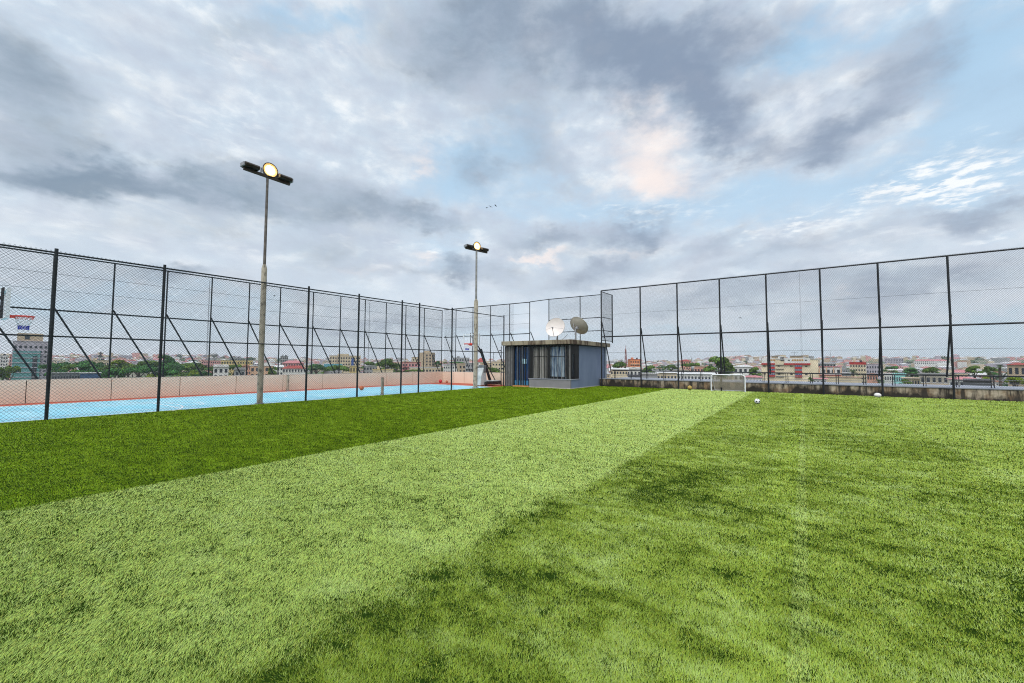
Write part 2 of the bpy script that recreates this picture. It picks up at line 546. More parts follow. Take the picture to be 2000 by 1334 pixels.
def stained_wall(name, base, stain, dark):
    """rendered wall with drip streaks and dirty splash-back stains, foot shade painted in"""
    m = mat(name, base, 0.92)
    nt = m.node_tree
    b = nt.nodes['Principled BSDF']
    tc = nt.nodes.new('ShaderNodeTexCoord')

    def nz(stretch, scale, lo, hi, off=0.0, detail=7):
        mp = nt.nodes.new('ShaderNodeMapping')
        mp.inputs['Scale'].default_value = stretch
        mp.inputs['Location'].default_value = (off, off, off)
        nt.links.new(tc.outputs['Object'], mp.inputs[0])
        n = nt.nodes.new('ShaderNodeTexNoise')
        n.inputs['Scale'].default_value = scale
        n.inputs['Detail'].default_value = detail
        n.inputs['Roughness'].default_value = 0.65
        nt.links.new(mp.outputs[0], n.inputs['Vector'])
        r_ = nt.nodes.new('ShaderNodeMapRange')
        r_.inputs[1].default_value = lo
        r_.inputs[2].default_value = hi
        nt.links.new(n.outputs['Fac'], r_.inputs[0])
        return r_.outputs[0], n.outputs['Fac']

    def mix(f, a, c):
        x = nt.nodes.new('ShaderNodeMix')
        x.data_type = 'RGBA'
        x.clamp_factor = True
        nt.links.new(f, x.inputs[0])
        for i, v in ((6, a), (7, c)):
            if isinstance(v, tuple):
                x.inputs[i].default_value = (*v, 1)
            else:
                nt.links.new(v, x.inputs[i])
        return x.outputs[2]
    f1, _ = nz((1, 1, 1), 2.2, 0.42, 0.62)
    f2, _ = nz((1, 1, 0.16), 4.5, 0.44, 0.58, 3.0)
    f3, fac = nz((1, 1, 0.55), 1.1, 0.40, 0.62, 8.0)
    # dark algae plus painted shade at the foot: noise pushed by height
    sp = nt.nodes.new('ShaderNodeSeparateXYZ')
    nt.links.new(tc.outputs['Object'], sp.inputs[0])
    ad = nt.nodes.new('ShaderNodeMath')
    ad.operation = 'MULTIPLY_ADD'
    nt.links.new(sp.outputs[2], ad.inputs[0])
    ad.inputs[1].default_value = -0.45
    nt.links.new(fac, ad.inputs[2])
    r3 = nt.nodes.new('ShaderNodeMapRange')
    r3.inputs[1].default_value = 0.32
    r3.inputs[2].default_value = 0.46
    nt.links.new(ad.outputs[0], r3.inputs[0])
    c = mix(f1, base, stain)
    c = mix(f2, c, dark)
    c = mix(r3.outputs[0], c, tuple(v * 0.5 for v in dark))
    nt.links.new(c, b.inputs['Base Color'])
    return m


M_OLDWALL = stained_wall('stained_render', (0.52, 0.43, 0.31), (0.26, 0.165, 0.09), (0.060, 0.048, 0.036))
M_POLE = mat('peeling_pole_paint', (0.38, 0.33, 0.25), 0.8, col2=(0.12, 0.10, 0.075), scale=9.0, lo=0.50, hi=0.66, stretch=(1, 1, 0.5), detail=8)
M_POLETOP = mat('bare_rusty_pole', (0.16, 0.14, 0.12), 0.6, 0.3, col2=(0.07, 0.055, 0.045), scale=5)
M_POLETOP2 = mat('bare_grey_pole', (0.34, 0.33, 0.31), 0.6, 0.3, var=0.4, scale=5)

# ------------------------------------------------------------------ ground, hills, roof deck
GROUND = -20.0


def terrain_z(x, y):
    r_ = np.hypot(x, y)
    a = np.arctan2(x, y)
    t = np.clip((r_ - 650) / 1500, 0, 1)
    t = t * t * (3 - 2 * t)
    right = np.clip((a + 0.5) / 0.9, 0, 1)
    h = 27 + 19 * right
    n = fbm(x / 420.0, y / 420.0, 5, 4) - 0.5
    n2 = fbm(a * 9.0 + 40, r_ * 0 + 3.0, 9, 3) - 0.5
    fall = np.clip((r_ - 2600) / 2500, 0, 1)
    return GROUND + t * (h + 26 * n + 22 * n2) * (1 - 0.6 * fall)


def tz(x, y):
    return float(terrain_z(np.array([float(x)]), np.array([float(y)]))[0])


def build_terrain():
    rs = np.concatenate([np.linspace(0.5, 600, 14), np.linspace(650, 3000, 60), np.array([3100.0, 3200.0])])
    na = 360
    mb = MB()
    aa = np.linspace(0, 2 * np.pi, na, endpoint=False)
    rr, a2 = np.meshgrid(rs, aa, indexing='ij')
    X, Y = rr * np.sin(a2), rr * np.cos(a2)
    Z = terrain_z(X, Y)
    v = np.stack([X, Y, Z], -1).reshape(-1, 3).tolist()
    f = []
    for i in range(len(rs) - 1):
        for k in range(na):
            k2 = (k + 1) % na
            f.append((i * na + k, i * na + k2, (i + 1) * na + k2, (i + 1) * na + k))
    f.append(tuple(range(na)))
    mb.add(v, f, 0, True)
    m = mat('city_ground', (0.22, 0.18, 0.14), 0.95, col2=(0.06, 0.11, 0.035), scale=0.012, lo=0.42, hi=0.55, detail=8)
    return tag(mb.build('terrain', m), kind='structure')


build_terrain()

# the roof deck is the top of the host building; everything on it stands at z = 0
deck = MB().box(-25.0, 26.0, -14.0, 31.9, -20.0, -0.012)
tag(deck.build('roof_deck', M_LEDGE), kind='structure')

COURT_X0, COURT_X1 = -23.0, -16.98
g = MB().quad((-24.0, -14, -0.004), (-16.98, -14, -0.004), (-16.98, 24.7, -0.004), (-24.0, 24.7, -0.004))
tag(g.build('court_surround', M_RED), kind='structure')
g = MB().quad((COURT_X0, -14, 0.0), (COURT_X1, -14, 0.0), (COURT_X1, 22.2, 0.0), (COURT_X0, 22.2, 0.0))
tag(g.build('court_surface', M_BLUE), kind='structure')


def court_lines():
    mb = MB()
    z = 0.004
    w = 0.05

    def strip(x0, y0, x1, y1, ww=w):
        d = Vector((x1 - x0, y1 - y0, 0)).normalized()
        n = Vector((-d.y, d.x, 0)) * ww / 2
        a, b = Vector((x0, y0, z)), Vector((x1, y1, z))
        mb.quad(a - n, b - n, b + n, a + n)

    def arc(cx, cy, r_, a0, a1, n=28):
        for i in range(n):
            t0, t1 = a0 + (a1 - a0) * i / n, a0 + (a1 - a0) * (i + 1) / n
            p = [(cx + q * math.cos(t), cy + q * math.sin(t), z) for q, t in ((r_ - w / 2, t0), (r_ + w / 2, t0), (r_ + w / 2, t1), (r_ - w / 2, t1))]
            mb.quad(*p)
    cx = -19.0
    strip(-22.95, -13, -22.95, 22.225, 0.09)
    strip(-22.9, 22.18, -16.98, 22.18, 0.09)
    strip(-17.06, -13, -17.06, 22.13, 0.08)
    for yb, s in ((0.2, 1), (22.13, -1)):
        strip(cx - 1.55, yb, cx - 1.55, yb + s * 5.1)
        strip(cx + 1.15, yb, cx + 1.15, yb + s * 5.1)
        strip(cx - 1.575, yb + s * 5.125, cx + 1.175, yb + s * 5.125)
        arc(cx - 0.2, yb + s * 5.18, 1.1, 0 if s > 0 else math.pi, math.pi if s > 0 else 2 * math.pi)
        arc(cx - 0.2, yb + s * 1.6, 3.9, 0.9 * s, (math.pi - 0.9) * s)
    strip(-22.9, 11.2, -17.11, 11.2)
    arc(cx - 0.4, 11.2, 1.3, 0, 6.2832, 48)
    return tag(mb.build('court_markings', M_LINE), kind='structure')


court_lines()

# --- turf: a dark backing sheet plus a pile of real fibres
TURF_X0, TURF_X1, TURF_Y0, TURF_Y1 = -16.98, 26.0, -10.0, 27.86
g = MB().quad((TURF_X0, TURF_Y0, 0.0), (TURF_X1, TURF_Y0, 0.0), (TURF_X1, TURF_Y1, 0.0), (TURF_X0, TURF_Y1, 0.0))
M_BACK = mat('turf_backing', (0.022, 0.045, 0.006), 1.0, var=0.5, scale=40, spec=0.0)
tag(g.build('turf_base', M_BACK), kind='structure')


def turf():
    rmax, rmin, n0 = 36.0, 1.0, 66000.0
    a0 = math.atan2(_f.x, _f.y)
    half = R(64)
    r1 = 2.5
    A1 = n0 * (r1 ** 2 - rmin ** 2) / 2
    A2 = n0 * r1 ** 2 * math.log(rmax / r1)
    n = int(2 * half * (A1 + A2))
    u = RNG.random(n)
    near = u < A1 / (A1 + A2)
    r_ = np.where(near, np.sqrt(rmin ** 2 + RNG.random(n) * (r1 ** 2 - rmin ** 2)), r1 * np.exp(RNG.random(n) * math.log(rmax / r1)))
    a = a0 + (RNG.random(n) * 2 - 1) * half
    x, y = r_ * np.sin(a), r_ * np.cos(a)
    keep = (x > TURF_X0 + 0.03) & (x < TURF_X1 - 0.2) & (y > TURF_Y0) & (y < TURF_Y1 - 0.03) & ~((x < -11.85) & (y > 23.35))
    x, y, r_ = x[keep], y[keep], r_[keep]
    clump = fbm(x / 0.10 + 3, y / 0.085, 71, 3)
    part = fbm(x / 1.3, y / 1.3, 21, 4)
    part2 = fbm(x / 0.45 + 40, y / 0.20, 33, 4)
    for (px_, py_, sx_, sy_, dp_) in ((-2.05, 3.35, 0.45, 0.35, 0.13), (-1.55, 3.0, 0.5, 0.3, 0.11), (-1.25, 2.3, 0.18, 0.3, 0.14), (-2.35, 2.2, 0.3, 0.3, 0.08), (-1.9, 2.6, 0.4, 0.3, 0.07), (-2.0, 6.5, 0.5, 1.6, 0.03)):
        part = part - dp_ * np.exp(-((x - px_) / sx_) ** 2 - ((y - py_) / sy_) ** 2)
    dens = 0.97 - 1.7 * np.clip(0.50 - clump, 0, 1) * np.minimum(1, 5 / r_) - np.where(x > -2.4, 1.8, 0.5) * np.clip(0.48 - part, 0, 1) * np.where(y > 7.5, 0.35, 1.0) - np.where(x > -2.4, 1.3, 0.7) * np.clip(0.47 - part2, 0, 1)
    sel = RNG.random(len(x)) < dens
    x, y, r_ = x[sel], y[sel], r_[sel]
    n = len(x)
    k = np.maximum(1.0, r_ / r1)
    soft = np.exp(-np.maximum(y - 1.5, 0) / 3.0) * (x > -5.0)
    edge = (0.05 + 1.1 * soft) * (fbm(y * 1.4, x * 1.4 + 2, 3, 4) - 0.5) + (0.02 + 0.16 * soft) * RNG.normal(size=n)
    xe = x + edge
    s_dark = xe < -7.0
    s_light = (xe >= -7.0) & (xe < -2.4)
    s_mid = (xe >= -2.4) & (xe < 2.25)
    s_right = xe >= 2.25
    blot = fbm(x / 1.3, y / 1.3, 21, 4)                       # trodden patches
    blot2 = fbm(x / 0.45 + 40, y / 0.20, 33, 4)
    fine = fbm(x / 0.12, y / 0.10, 45, 3)
    # pile direction and how flat the fibres lie
    lean = np.where(s_dark, -0.55, np.where(s_light, 0.95, np.where(s_mid, 0.25, 0.55)))
    lean = lean + np.where(s_mid | s_right, 1.8, 0.9) * (blot - 0.5) + np.where(s_light, 0.6, 1.3) * (blot2 - 0.5) + 1.4 * (fine - 0.5) + 1.6 * (fbm(x / 0.16 + 7, y / 0.13, 91, 3) - 0.5)
    lean = lean + RNG.normal(size=n) * 0.5
    side = RNG.normal(size=n) * 0.65 + 0.8 * (fbm(x / 0.25 + 9, y / 0.25, 60, 3) - 0.5)
    h = (0.0135 + 0.0065 * RNG.random(n)) * (1 + 0.12 * (k - 1))
    h = h * (0.75 + 0.5 * fine)
    w = 0.0025 * k * (0.75 + 0.5 * RNG.random(n))
    ln = np.sqrt(1 + lean ** 2 + side ** 2)
    tip = np.stack([x + h * side / ln, y + h * lean / ln, h / ln * 1.0], -1)
    th = RNG.random(n) * np.pi
    dx, dy = np.cos(th) * w / 2, np.sin(th) * w / 2 * 0.6
    b0 = np.stack([x - dx, y - dy, np.zeros(n)], -1)
    b1 = np.stack([x + dx, y + dy, np.zeros(n)], -1)
    V = np.stack([b0, b1, tip], 1).reshape(-1, 3).astype(np.float32)
    # fibre colours: yarns of a few greens, light and dark of each roll's pile direction painted in
    cd = np.array([0.255, 0.405, 0.012])
    cl = np.array([0.480, 0.640, 0.150])
    cm = np.array([0.335, 0.465, 0.055])
    cr = np.array([0.355, 0.490, 0.066])
    base = np.where(s_dark[:, None], cd, np.where(s_light[:, None], cl, np.where(s_mid[:, None], cm, cr)))
    seam = ((np.abs(x + 0.06) < 0.05) | (np.abs(xe - 2.25) < 0.035) | (np.abs(xe + 2.4) < 0.03)) & (RNG.random(n) < 0.8)
    base = np.where(seam[:, None], base * 0.8 + np.array([0.15, 0.18, 0.08]), base)
    band = (xe > -0.42) & (xe < -0.06)
    base = np.where(band[:, None], base * 1.10, base)
    yarn = RNG.random(n)
    base = base * (0.70 + 0.60 * yarn)[:, None]
    olive = (RNG.random(n) < 0.22)[:, None]
    base = np.where(olive, base * np.array([1.25, 1.0, 0.9]), base)
    pale = (RNG.random(n) < 0.08 + 1.6 * np.clip(blot2 - 0.50, 0, 1))[:, None]
    base = np.where(pale, np.where(s_dark[:, None], base * 1.25, base * 0.6 + np.array([0.26, 0.32, 0.14])), base)
    base = np.clip(base, 0.004, 0.8)
    C = np.ones((n * 3, 4), np.float32)
    C[:, :3] = np.repeat(base, 3, axis=0)
    me = bpy.data.meshes.new('turf_fibres')
    me.vertices.add(n * 3)
    me.vertices.foreach_set('co', V.ravel())
    me.loops.add(n * 3)
    me.loops.foreach_set('vertex_index', np.arange(n * 3, dtype=np.int32))
    me.polygons.add(n)
    me.polygons.foreach_set('loop_start', np.arange(0, n * 3, 3, dtype=np.int32))
    ca = me.color_attributes.new('fibre', 'FLOAT_COLOR', 'POINT')
    ca.data.foreach_set('color', C.ravel())
    m = mat('turf_fibre', (0.2, 0.35, 0.06), 0.5, attr='fibre', spec=0.35)
    nt = m.node_tree
    b = nt.nodes['Principled BSDF']
    at = [q for q in nt.nodes if q.type == 'ATTRIBUTE'][0]
    tr = nt.nodes.new('ShaderNodeBsdfTranslucent')
    nt.links.new(at.outputs['Color'], tr.inputs['Color'])
    ms = nt.nodes.new('ShaderNodeMixShader')
    ms.inputs[0].default_value = 0.3
    nt.links.new(b.outputs[0], ms.inputs[1])
    nt.links.new(tr.outputs[0], ms.inputs[2])
    nt.links.new(ms.outputs[0], nt.nodes['Material Output'].inputs[0])
    me.materials.append(m)
    me.update()
    me.validate()
    o = bpy.data.objects.new('turf', me)
    COL.objects.link(o)
    tag(o, 'short green artificial turf in light and dark rolls', 'turf', kind='stuff')


turf()

# outer ledge beyond the right-hand wall
g = MB().box(-11.4, 26.0, 28.05, 31.85, 0.0, 0.53)
tag(g.build('roof_ledge', M_LEDGE), kind='structure')

# ------------------------------------------------------------------ parapets and the old wall
def parapet(name, label, axis, fixed, a0, a1, joints, h=0.86, thick=0.16, sgn=-1):
    """wall of painted panels; its court face lies on the plane axis = fixed"""
    t = thing(name, label, 'wall')
    j = sorted(q for q in joints if a0 < q < a1)
    ed = [a0] + j + [a1]
    for p, q in zip(ed[:-1], ed[1:]):
        g0, g1 = p + (0.012 if p != a0 else 0), q - (0.012 if q != a1 else 0)
        mb = MB()
        lo, hi = sorted((fixed, fixed + sgn * thick))
        if axis == 'x':
            mb.box(lo, hi, g0, g1, 0, h)
        else:
            mb.box(g0, g1, lo, hi, 0, h)
        mb.build('panel', M_PINK, t, bevel=0.006)
    mb = MB()
    lo, hi = sorted((fixed + sgn * 0.035, fixed + sgn * (thick - 0.035)))
    if axis == 'x':
        mb.box(lo, hi, a0 + .02, a1 - .02, 0.0, h - 0.02)
    else:
        mb.box(a0 + .02, a1 - .02, lo, hi, 0.0, h - 0.02)
    mb.build('joint_filler', M_JOINT, t)
    mb = MB()
    lo, hi = sorted((fixed + sgn * 0.01, fixed + sgn * (thick + 0.02)))
    if axis == 'x':
        mb.box(lo, hi, a0, a1, h + 0.002, h + 0.03)
    else:
        mb.box(a0, a1, lo, hi, h + 0.002, h + 0.03)
    mb.build('coping', M_COPING, t)
    return t


parapet('parapet_wall', 'pink panelled parapet along the far long side of the blue court', 'x', -24.0, -14.0, 24.62,
        [0.11 + 2.365 * i for i in range(-6, 11)])
parapet('parapet_wall', 'short orange-pink parapet across the end of the court behind the far hoop', 'y', 24.62, -24.16, -17.15,
        [-24.07 + 2.365 * i for i in range(1, 3)], sgn=1)

ow = thing('low_wall', 'low stained concrete wall behind the small goal at the edge of the turf', 'wall')
mb = MB().box(-11.85, 26.0, 27.86, 28.05, 0.0, 0.50)
mb.build('wall', M_OLDWALL, ow)
MB().box(-11.85, 26.0, 27.82, 28.06, 0.503, 0.56).build('coping', M_LEDGE, ow, bevel=0.008)


# ------------------------------------------------------------------ chain-link fences
def chain_link(P0, ux, L, z0, z1, d, rad, n=3, mbx=None):
    """two families of crossing diagonal wires over the rectangle L x (z1 - z0)"""
    H = z1 - z0
    vv, ff = [], []
    P0 = Vector(P0)
    ux = Vector(ux)
    nrm = ux.cross(Vector((0, 0, 1)))

    def wire(s0, t0, s1, t1, off):
        a = P0 + ux * s0 + Vector((0, 0, t0 + z0)) + nrm * off
        b = P0 + ux * s1 + Vector((0, 0, t1 + z0)) + nrm * off
        dd = (b - a).normalized()
        e1 = nrm
        e2 = dd.cross(nrm)
        o = len(vv)
        for p in (a, b):
            for k in range(n):
                an = 2 * math.pi * k / n
                vv.append(p + (e1 * math.cos(an) + e2 * math.sin(an)) * rad)
        for k in range(n):
            k2 = (k + 1) % n
            ff.append((o + k, o + k2, o + n + k2, o + n + k))
    c = -H + d * 0.37
    while c < L:
        s0, s1 = max(c, 0), min(c + H, L)
        if s1 - s0 > 0.02:
            wire(s0, s0 - c, s1, s1 - c, rad)
        c += d
    c = d * 0.37
    while c < L + H:
        s0, s1 = max(c - H, 0), min(c, L)
        if s1 - s0 > 0.02:
            wire(s0, c - s0, s1, c - s1, -rad)
        c += d
    mb = mbx or MB()
    mb.add(vv, ff, 0, True)
    return mb


def add_bar(name, p0, p1, w, m, parent, round_=True):
    mb = MB()
    if round_:
        mb.tube([p0, p1], w / 2, 10)
    else:
        mb.bar(p0, p1, w)
    return mb.build(name, m, parent)


# near court fence, between the court and the turf
NX = -16.95
nf = thing('chain_link_fence', 'tall dark chain-link fence between the blue court and the turf', 'fence', (NX, 0, 0))
for y in (-5.0, -2.6, -0.2, 2.14, 4.54, 9.37, 11.79, 14.35, 15.54, 18.1, 23.3):
    top = 4.70 + 0.0083 * max(y, 0)
    add_bar('post', (0, y, 0), (0, y, top), 0.080, M_STEEL, nf)
add_bar('top_rail', (0.0, -7, 4.53), (0.0, 23.3, 4.78), 0.05, M_STEEL, nf)
add_bar('mid_rail', (0.0, -7, 2.27), (0.0, 23.3, 2.30), 0.045, M_STEEL, nf)
chain_link((0.03, -7, 0), (0, 1, 0), 25.3, 0.03, 4.66, 0.092, 0.0029).build('chain_link', M_WIRE, nf)

# far court fence on the long parapet
FX = -24.10
fy = [-7.8, -6.0, -4.2, -2.4, -0.6, 1.2, 3.0] + [4.76, 6.58, 8.36, 10.08, 11.69, 13.62, 15.43, 17.25, 18.98, 20.76, 22.6, 24.55]
ff_ = thing('chain_link_fence', 'tall braced chain-link fence standing on the long pink parapet', 'fence', (FX, 0, 0))
for i, y in enumerate(fy):
    add_bar('post', (0, y, 0.89), (0, y, 5.80), 0.06, M_STEEL, ff_)
    if y > -7:
        nxt = fy[i + 1] if i + 1 < len(fy) else y + 1.8
        if i + 1 < len(fy):
            add_bar('brace', (-0.05, y + 0.03, 3.78), (-0.05, y + 0.87 * (nxt - y), 0.9), 0.065, M_STEEL, ff_)
add_bar('top_rail', (0, -8, 5.75), (0, 24.58, 5.84), 0.06, M_STEEL, ff_)
add_bar('mid_rail', (0, -8, 3.56), (0, 24.55, 3.66), 0.065, M_STEEL, ff_)
for z in (4.35, 5.0):
    add_bar('tension_wire', (0.02, -8, z), (0.02, 24.55, z + 0.08), 0.012, M_WIRE, ff_)
chain_link((0.04, -8, 0), (0, 1, 0), 32.55, 0.93, 5.74, 0.10, 0.0030).build('chain_link', M_WIRE, ff_)

# end fence on the short parapet, then up and over the roof of the kiosk
BY = 24.74
bx = [-24.02, -22.75, -20.98, -19.24, -17.48, -15.75]
bf = thing('chain_link_fence', 'braced chain-link fence across the court end behind the far hoop', 'fence', (0, BY, 0))
for i, x in enumerate(bx):
    zb = 0.89 if x < -17.2 else 3.10
    if i:
        add_bar('post', (x, 0, zb), (x, 0, 5.90), 0.06, M_STEEL, bf)
    if i + 1 < len(bx) or True:
        zf = 0.9 if x < -17.6 else 3.10
        run = 1.5 * (3.80 - zf) / 2.9
        add_bar('brace', (x + 0.04, 0.05, 3.80), (x + run, 0.05, zf), 0.06, M_STEEL, bf)
add_bar('top_rail', (-24.06, 0, 5.93), (-15.75, 0, 5.90), 0.06, M_STEEL, bf)
add_bar('mid_rail', (-24.06, 0, 3.66), (-15.75, 0, 3.68), 0.06, M_STEEL, bf)
for z in (4.4, 5.1):
    add_bar('tension_wire', (-24.0, 0.02, z), (-15.75, 0.02, z), 0.012, M_WIRE, bf)
chain_link((-24.04, 0.04, 0), (1, 0, 0), 6.9, 0.93, 5.90, 0.10, 0.0030).build('chain_link', M_WIRE, bf)

rf = thing('chain_link_fence', 'short run of tall fence behind the two satellite dishes on the kiosk roof', 'fence', (0, 27.5, 0))
for x in (-15.78, -13.18):
    add_bar('post', (x, 0, 3.10), (x, 0, 6.50), 0.065, M_STEEL, rf)
for zz, nm in ((6.46, 'top_rail'), (4.85, 'mid_rail'), (3.92, 'mid_rail')):
    add_bar(nm, (-15.78, 0, zz), (-11.62, 0, zz - 0.02), 0.055, M_STEEL, rf)
add_bar('top_rail', (-15.75, -2.7, 5.93), (-15.78, 0, 6.46), 0.055, M_STEEL, rf)
chain_link((-15.78, 0.04, 0), (1, 0, 0), 4.2, 3.15, 6.46, 0.10, 0.0042).build('chain_link', M_WIRE, rf)

# right-hand fence along the low wall
RY = 27.56
rx = [-11.58, -8.82, -6.47, -4.03, -1.63, 0.84, 3.19, 5.67, 8.2, 10.7, 13.2, 15.7, 18.2, 20.7, 23.2]
rt = thing('chain_link_fence', 'tallest chain-link fence with leaning props along the low stained wall', 'fence', (0, RY, 0))
for i, x in enumerate(rx):
    add_bar('post', (x, 0, 0), (x, 0, 6.72), 0.088, M_STEEL2, rt)
    if i:
        add_bar('brace', (x + 0.03, 0.03, 3.95), (x + 0.03, 1.2, 1.02), 0.075, M_STEEL2, rt)
    else:
        add_bar('brace', (x + 0.03, 0.03, 4.5), (x + 0.25, 1.1, 1.02), 0.07, M_STEEL2, rt)
add_bar('top_rail', (-11.58, 0, 6.72), (24, 0, 6.72), 0.075, M_STEEL2, rt)
add_bar('mid_rail', (-11.58, 0, 3.46), (24, 0, 3.44), 0.085, M_STEEL2, rt)
add_bar('tension_wire', (-11.5, 0.02, 2.35), (24, 0.02, 2.35), 0.012, M_WIRE, rt)
add_bar('tension_wire', (-11.5, 0.02, 5.0), (24, 0.02, 5.0), 0.010, M_WIRE, rt)
chain_link((-11.58, 0.05, 0), (1, 0, 0), 35.5, 0.58, 6.80, 0.080, 0.0034).build('chain_link', M_WIRE, rt)
# short return frame that ties the fence to the back edge of the kiosk roof
add_bar('return_post', (-11.50, 1.85, 3.10), (-11.50, 1.85, 6.66), 0.09, M_STEEL2, rt)
for z in (6.66, 4.86, 3.93, 3.22):
    add_bar('return_rail', (-11.58, 0, z), (-11.50, 1.85, z), 0.05, M_STEEL2, rt)
chain_link((-11.56, 0.05, 0), (0.04, 1, 0), 1.75, 3.25, 6.64, 0.10, 0.004).build('chain_link', M_WIRE, rt)

# guard rail on the outer ledge
gr = thing('guard_rail', 'low steel guard rail with paired uprights on the ledge beyond the right fence', 'railing', (0, 28.85, 0))
add_bar('top_rail', (-11.3, 0, 1.10), (24, 0, 1.08), 0.07, M_STEEL2, gr)
for z in (0.90, 0.74):
    add_bar('rail', (-11.3, 0, z), (24, 0, z), 0.02, M_GALV, gr)
x = -11.15
while x < 24:
    for dx in (0, 0.095):
        add_bar('upright', (x + dx, 0, 0.53), (x + dx, 0, 1.09), 0.035, M_STEEL2, gr)
    x += 1.145


# ------------------------------------------------------------------ kiosk
M_KBLUE = mat('slate_blue_render', (0.185, 0.230, 0.320), 0.85, col2=(0.135, 0.175, 0.26), scale=1.4, lo=0.35, hi=0.75, stretch=(1, 1, 0.5))
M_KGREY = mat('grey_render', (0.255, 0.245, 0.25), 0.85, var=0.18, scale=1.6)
M_KSIDE = mat('pale_blue_grey_render', (0.36, 0.42, 0.48), 0.85, var=0.2, scale=1.6)
M_TRIM = mat('cream_trim', (0.62, 0.56, 0.45), 0.8, var=0.3, scale=6)
M_SLAB = mat('weathered_roof_edge', (0.33, 0.275, 0.19), 0.9, col2=(0.075, 0.045, 0.028), scale=2.2, lo=0.46, hi=0.62, bump=0.15, stretch=(1.2, 1.2, 0.25))
M_GLASS = mat('dark_window_glass', (0.012, 0.016, 0.022), 0.04, spec=0.9)
M_BGLASS = mat('blue_door_glass', (0.012, 0.045, 0.12), 0.05, spec=0.9)
M_BAR = mat('dark_window_bar', (0.020, 0.019, 0.019), 0.5, 0.2, var=0.4, scale=6)
M_BARG = mat('grey_window_bar', (0.20, 0.19, 0.18), 0.5, 0.2, var=0.4, scale=6)
M_REFL = mat('dim_reflection', (0.16, 0.15, 0.13), 0.9, col2=(0.03, 0.028, 0.025), scale=3.0, lo=0.45, hi=0.56, stretch=(11, 11, 0.12))  # dim streaks painted in place of reflections in the window
M_REFL2 = mat('pale_blue_reflection', (0.62, 0.78, 0.90), 0.9, col2=(0.03, 0.10, 0.24), scale=1.8, lo=0.45, hi=0.56, stretch=(7, 7, 0.35))  # blue and white glass reflections put into the colour
M_CHROME = mat('brushed_steel', (0.55, 0.56, 0.58), 0.3, 0.9)
M_THRESH = mat('orange_threshold', (0.62, 0.30, 0.10), 0.7, var=0.2, scale=5)
M_BOARD = mat('board_fill', (0.085, 0.08, 0.08), 0.7, var=0.3, scale=3, stretch=(5, 5, 0.2))

KX0, KX1, KY0, KY1 = -16.95, -11.92, 23.42, 29.3
kk = thing('rooftop_kiosk', 'small flat-roofed kiosk with slate-blue side wall and barred windows', 'building')
# walls: right side with its window notch, back and left
mb = MB()
mb.box(KX1 - 0.15, KX1, 24.74, KY1, 0, 2.76)
mb.build('side_wall', M_KBLUE, kk)
MB().box(KX1 - 0.15, KX1, KY0 + 0.152, 24.738, 0.0, 0.56).build('plinth', M_KBLUE, kk)
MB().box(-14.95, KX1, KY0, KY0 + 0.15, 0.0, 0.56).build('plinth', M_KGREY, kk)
MB().box(-14.99, KX1 + 0.03, KY0 - 0.03, KY0 + 0.16, 0.562, 0.60).build('window_sill', M_LEDGE, kk)
MB().box(KX1 - 0.15, KX1 + 0.03, KY0 + 0.162, 24.76, 0.562, 0.60).build('window_sill', M_LEDGE, kk)
MB().box(-14.96, KX1 + 0.012, KY0 - 0.014, KY0 - 0.002, 0.0, 0.045).build('base_trim', M_TRIM, kk)
MB().box(KX1 + 0.002, KX1 + 0.014, KY0, KY1, 0.0, 0.045).build('base_trim', M_TRIM, kk)
MB().box(KX0, KX0 + 0.15, KY0 + 0.05, KY1, 0, 2.76).build('left_wall', M_KSIDE, kk)
MB().box(KX0 + 0.152, KX1 - 0.152, KY1 - 0.15, KY1, 0, 2.76).build('back_wall', M_KSIDE, kk)
MB().box(KX0 + 0.152, KX1 - 0.152, KY0 + 0.2, KY1 - 0.152, 0.004, 0.03).build('floor', M_GREYPAD, kk)
mb = MB().box(KX0 - 0.12, KX1 + 0.22, KY0 - 0.25, KY1 + 0.2, 2.80, 3.08)
mb.build('roof', M_SLAB, kk, bevel=0.015)
MB().box(KX0 + 0.02, KX1 - 0.03, KY0 + 0.03, KY1 - 0.03, 2.762, 2.798).build('soffit', M_BLACK, kk)
# corner column between front and side window
MB().box(KX1 - 0.10, KX1 - 0.012, KY0 + 0.012, KY0 + 0.10, 0.602, 2.76).build('corner_post', M_BARG, kk)
# left infill of vertical boards
rr = random.Random(3)
mb = MB()
x = KX0 + 0.0
while x < -16.24:
    w = rr.choice((0.05, 0.07, 0.09, 0.12))
    mb.box(x, x + w - 0.006, KY0 + rr.uniform(0.0, 0.03), KY0 + 0.06, 0.03, 2.75, rr.choice((0, 0, 1, 2)))
    x += w
mb.build('board_panel', [M_BOARD, M_BAR, M_BARG], kk)
# door: blue glass behind bars
dr = MB().box(-16.20, -15.0, KY0 + 0.14, KY0 + 0.17, 0.10, 2.70).build('door', M_BGLASS, kk)
mb = MB()
for x, w in ((-16.22, 0.05), (-15.98, 0.035), (-15.86, 0.03), (-15.70, 0.03), (-15.58, 0.03), (-15.46, 0.035), (-15.30, 0.05), (-15.03, 0.05)):
    mb.box(x, x + w, KY0 + 0.04, KY0 + 0.075, 0.10, 2.75, 0)
for x in (-15.92, -15.64, -15.52):
    mb.box(x, x + 0.014, KY0 + 0.055, KY0 + 0.07, 0.10, 2.75, 1)
mb.build('door_grille', [M_BAR, M_CHROME], dr)
MB().box(-15.62, -15.24, KY0 + 0.105, KY0 + 0.13, 1.55, 1.88).build('door_notice', mat('pale_blue_sheet', (0.42, 0.66, 0.74), 0.6), dr)
MB().box(-16.18, -15.0, KY0 + 0.115, KY0 + 0.135, 0.12, 0.42).build('kick_panel', mat('blue_panel', (0.05, 0.19, 0.36), 0.4), dr)
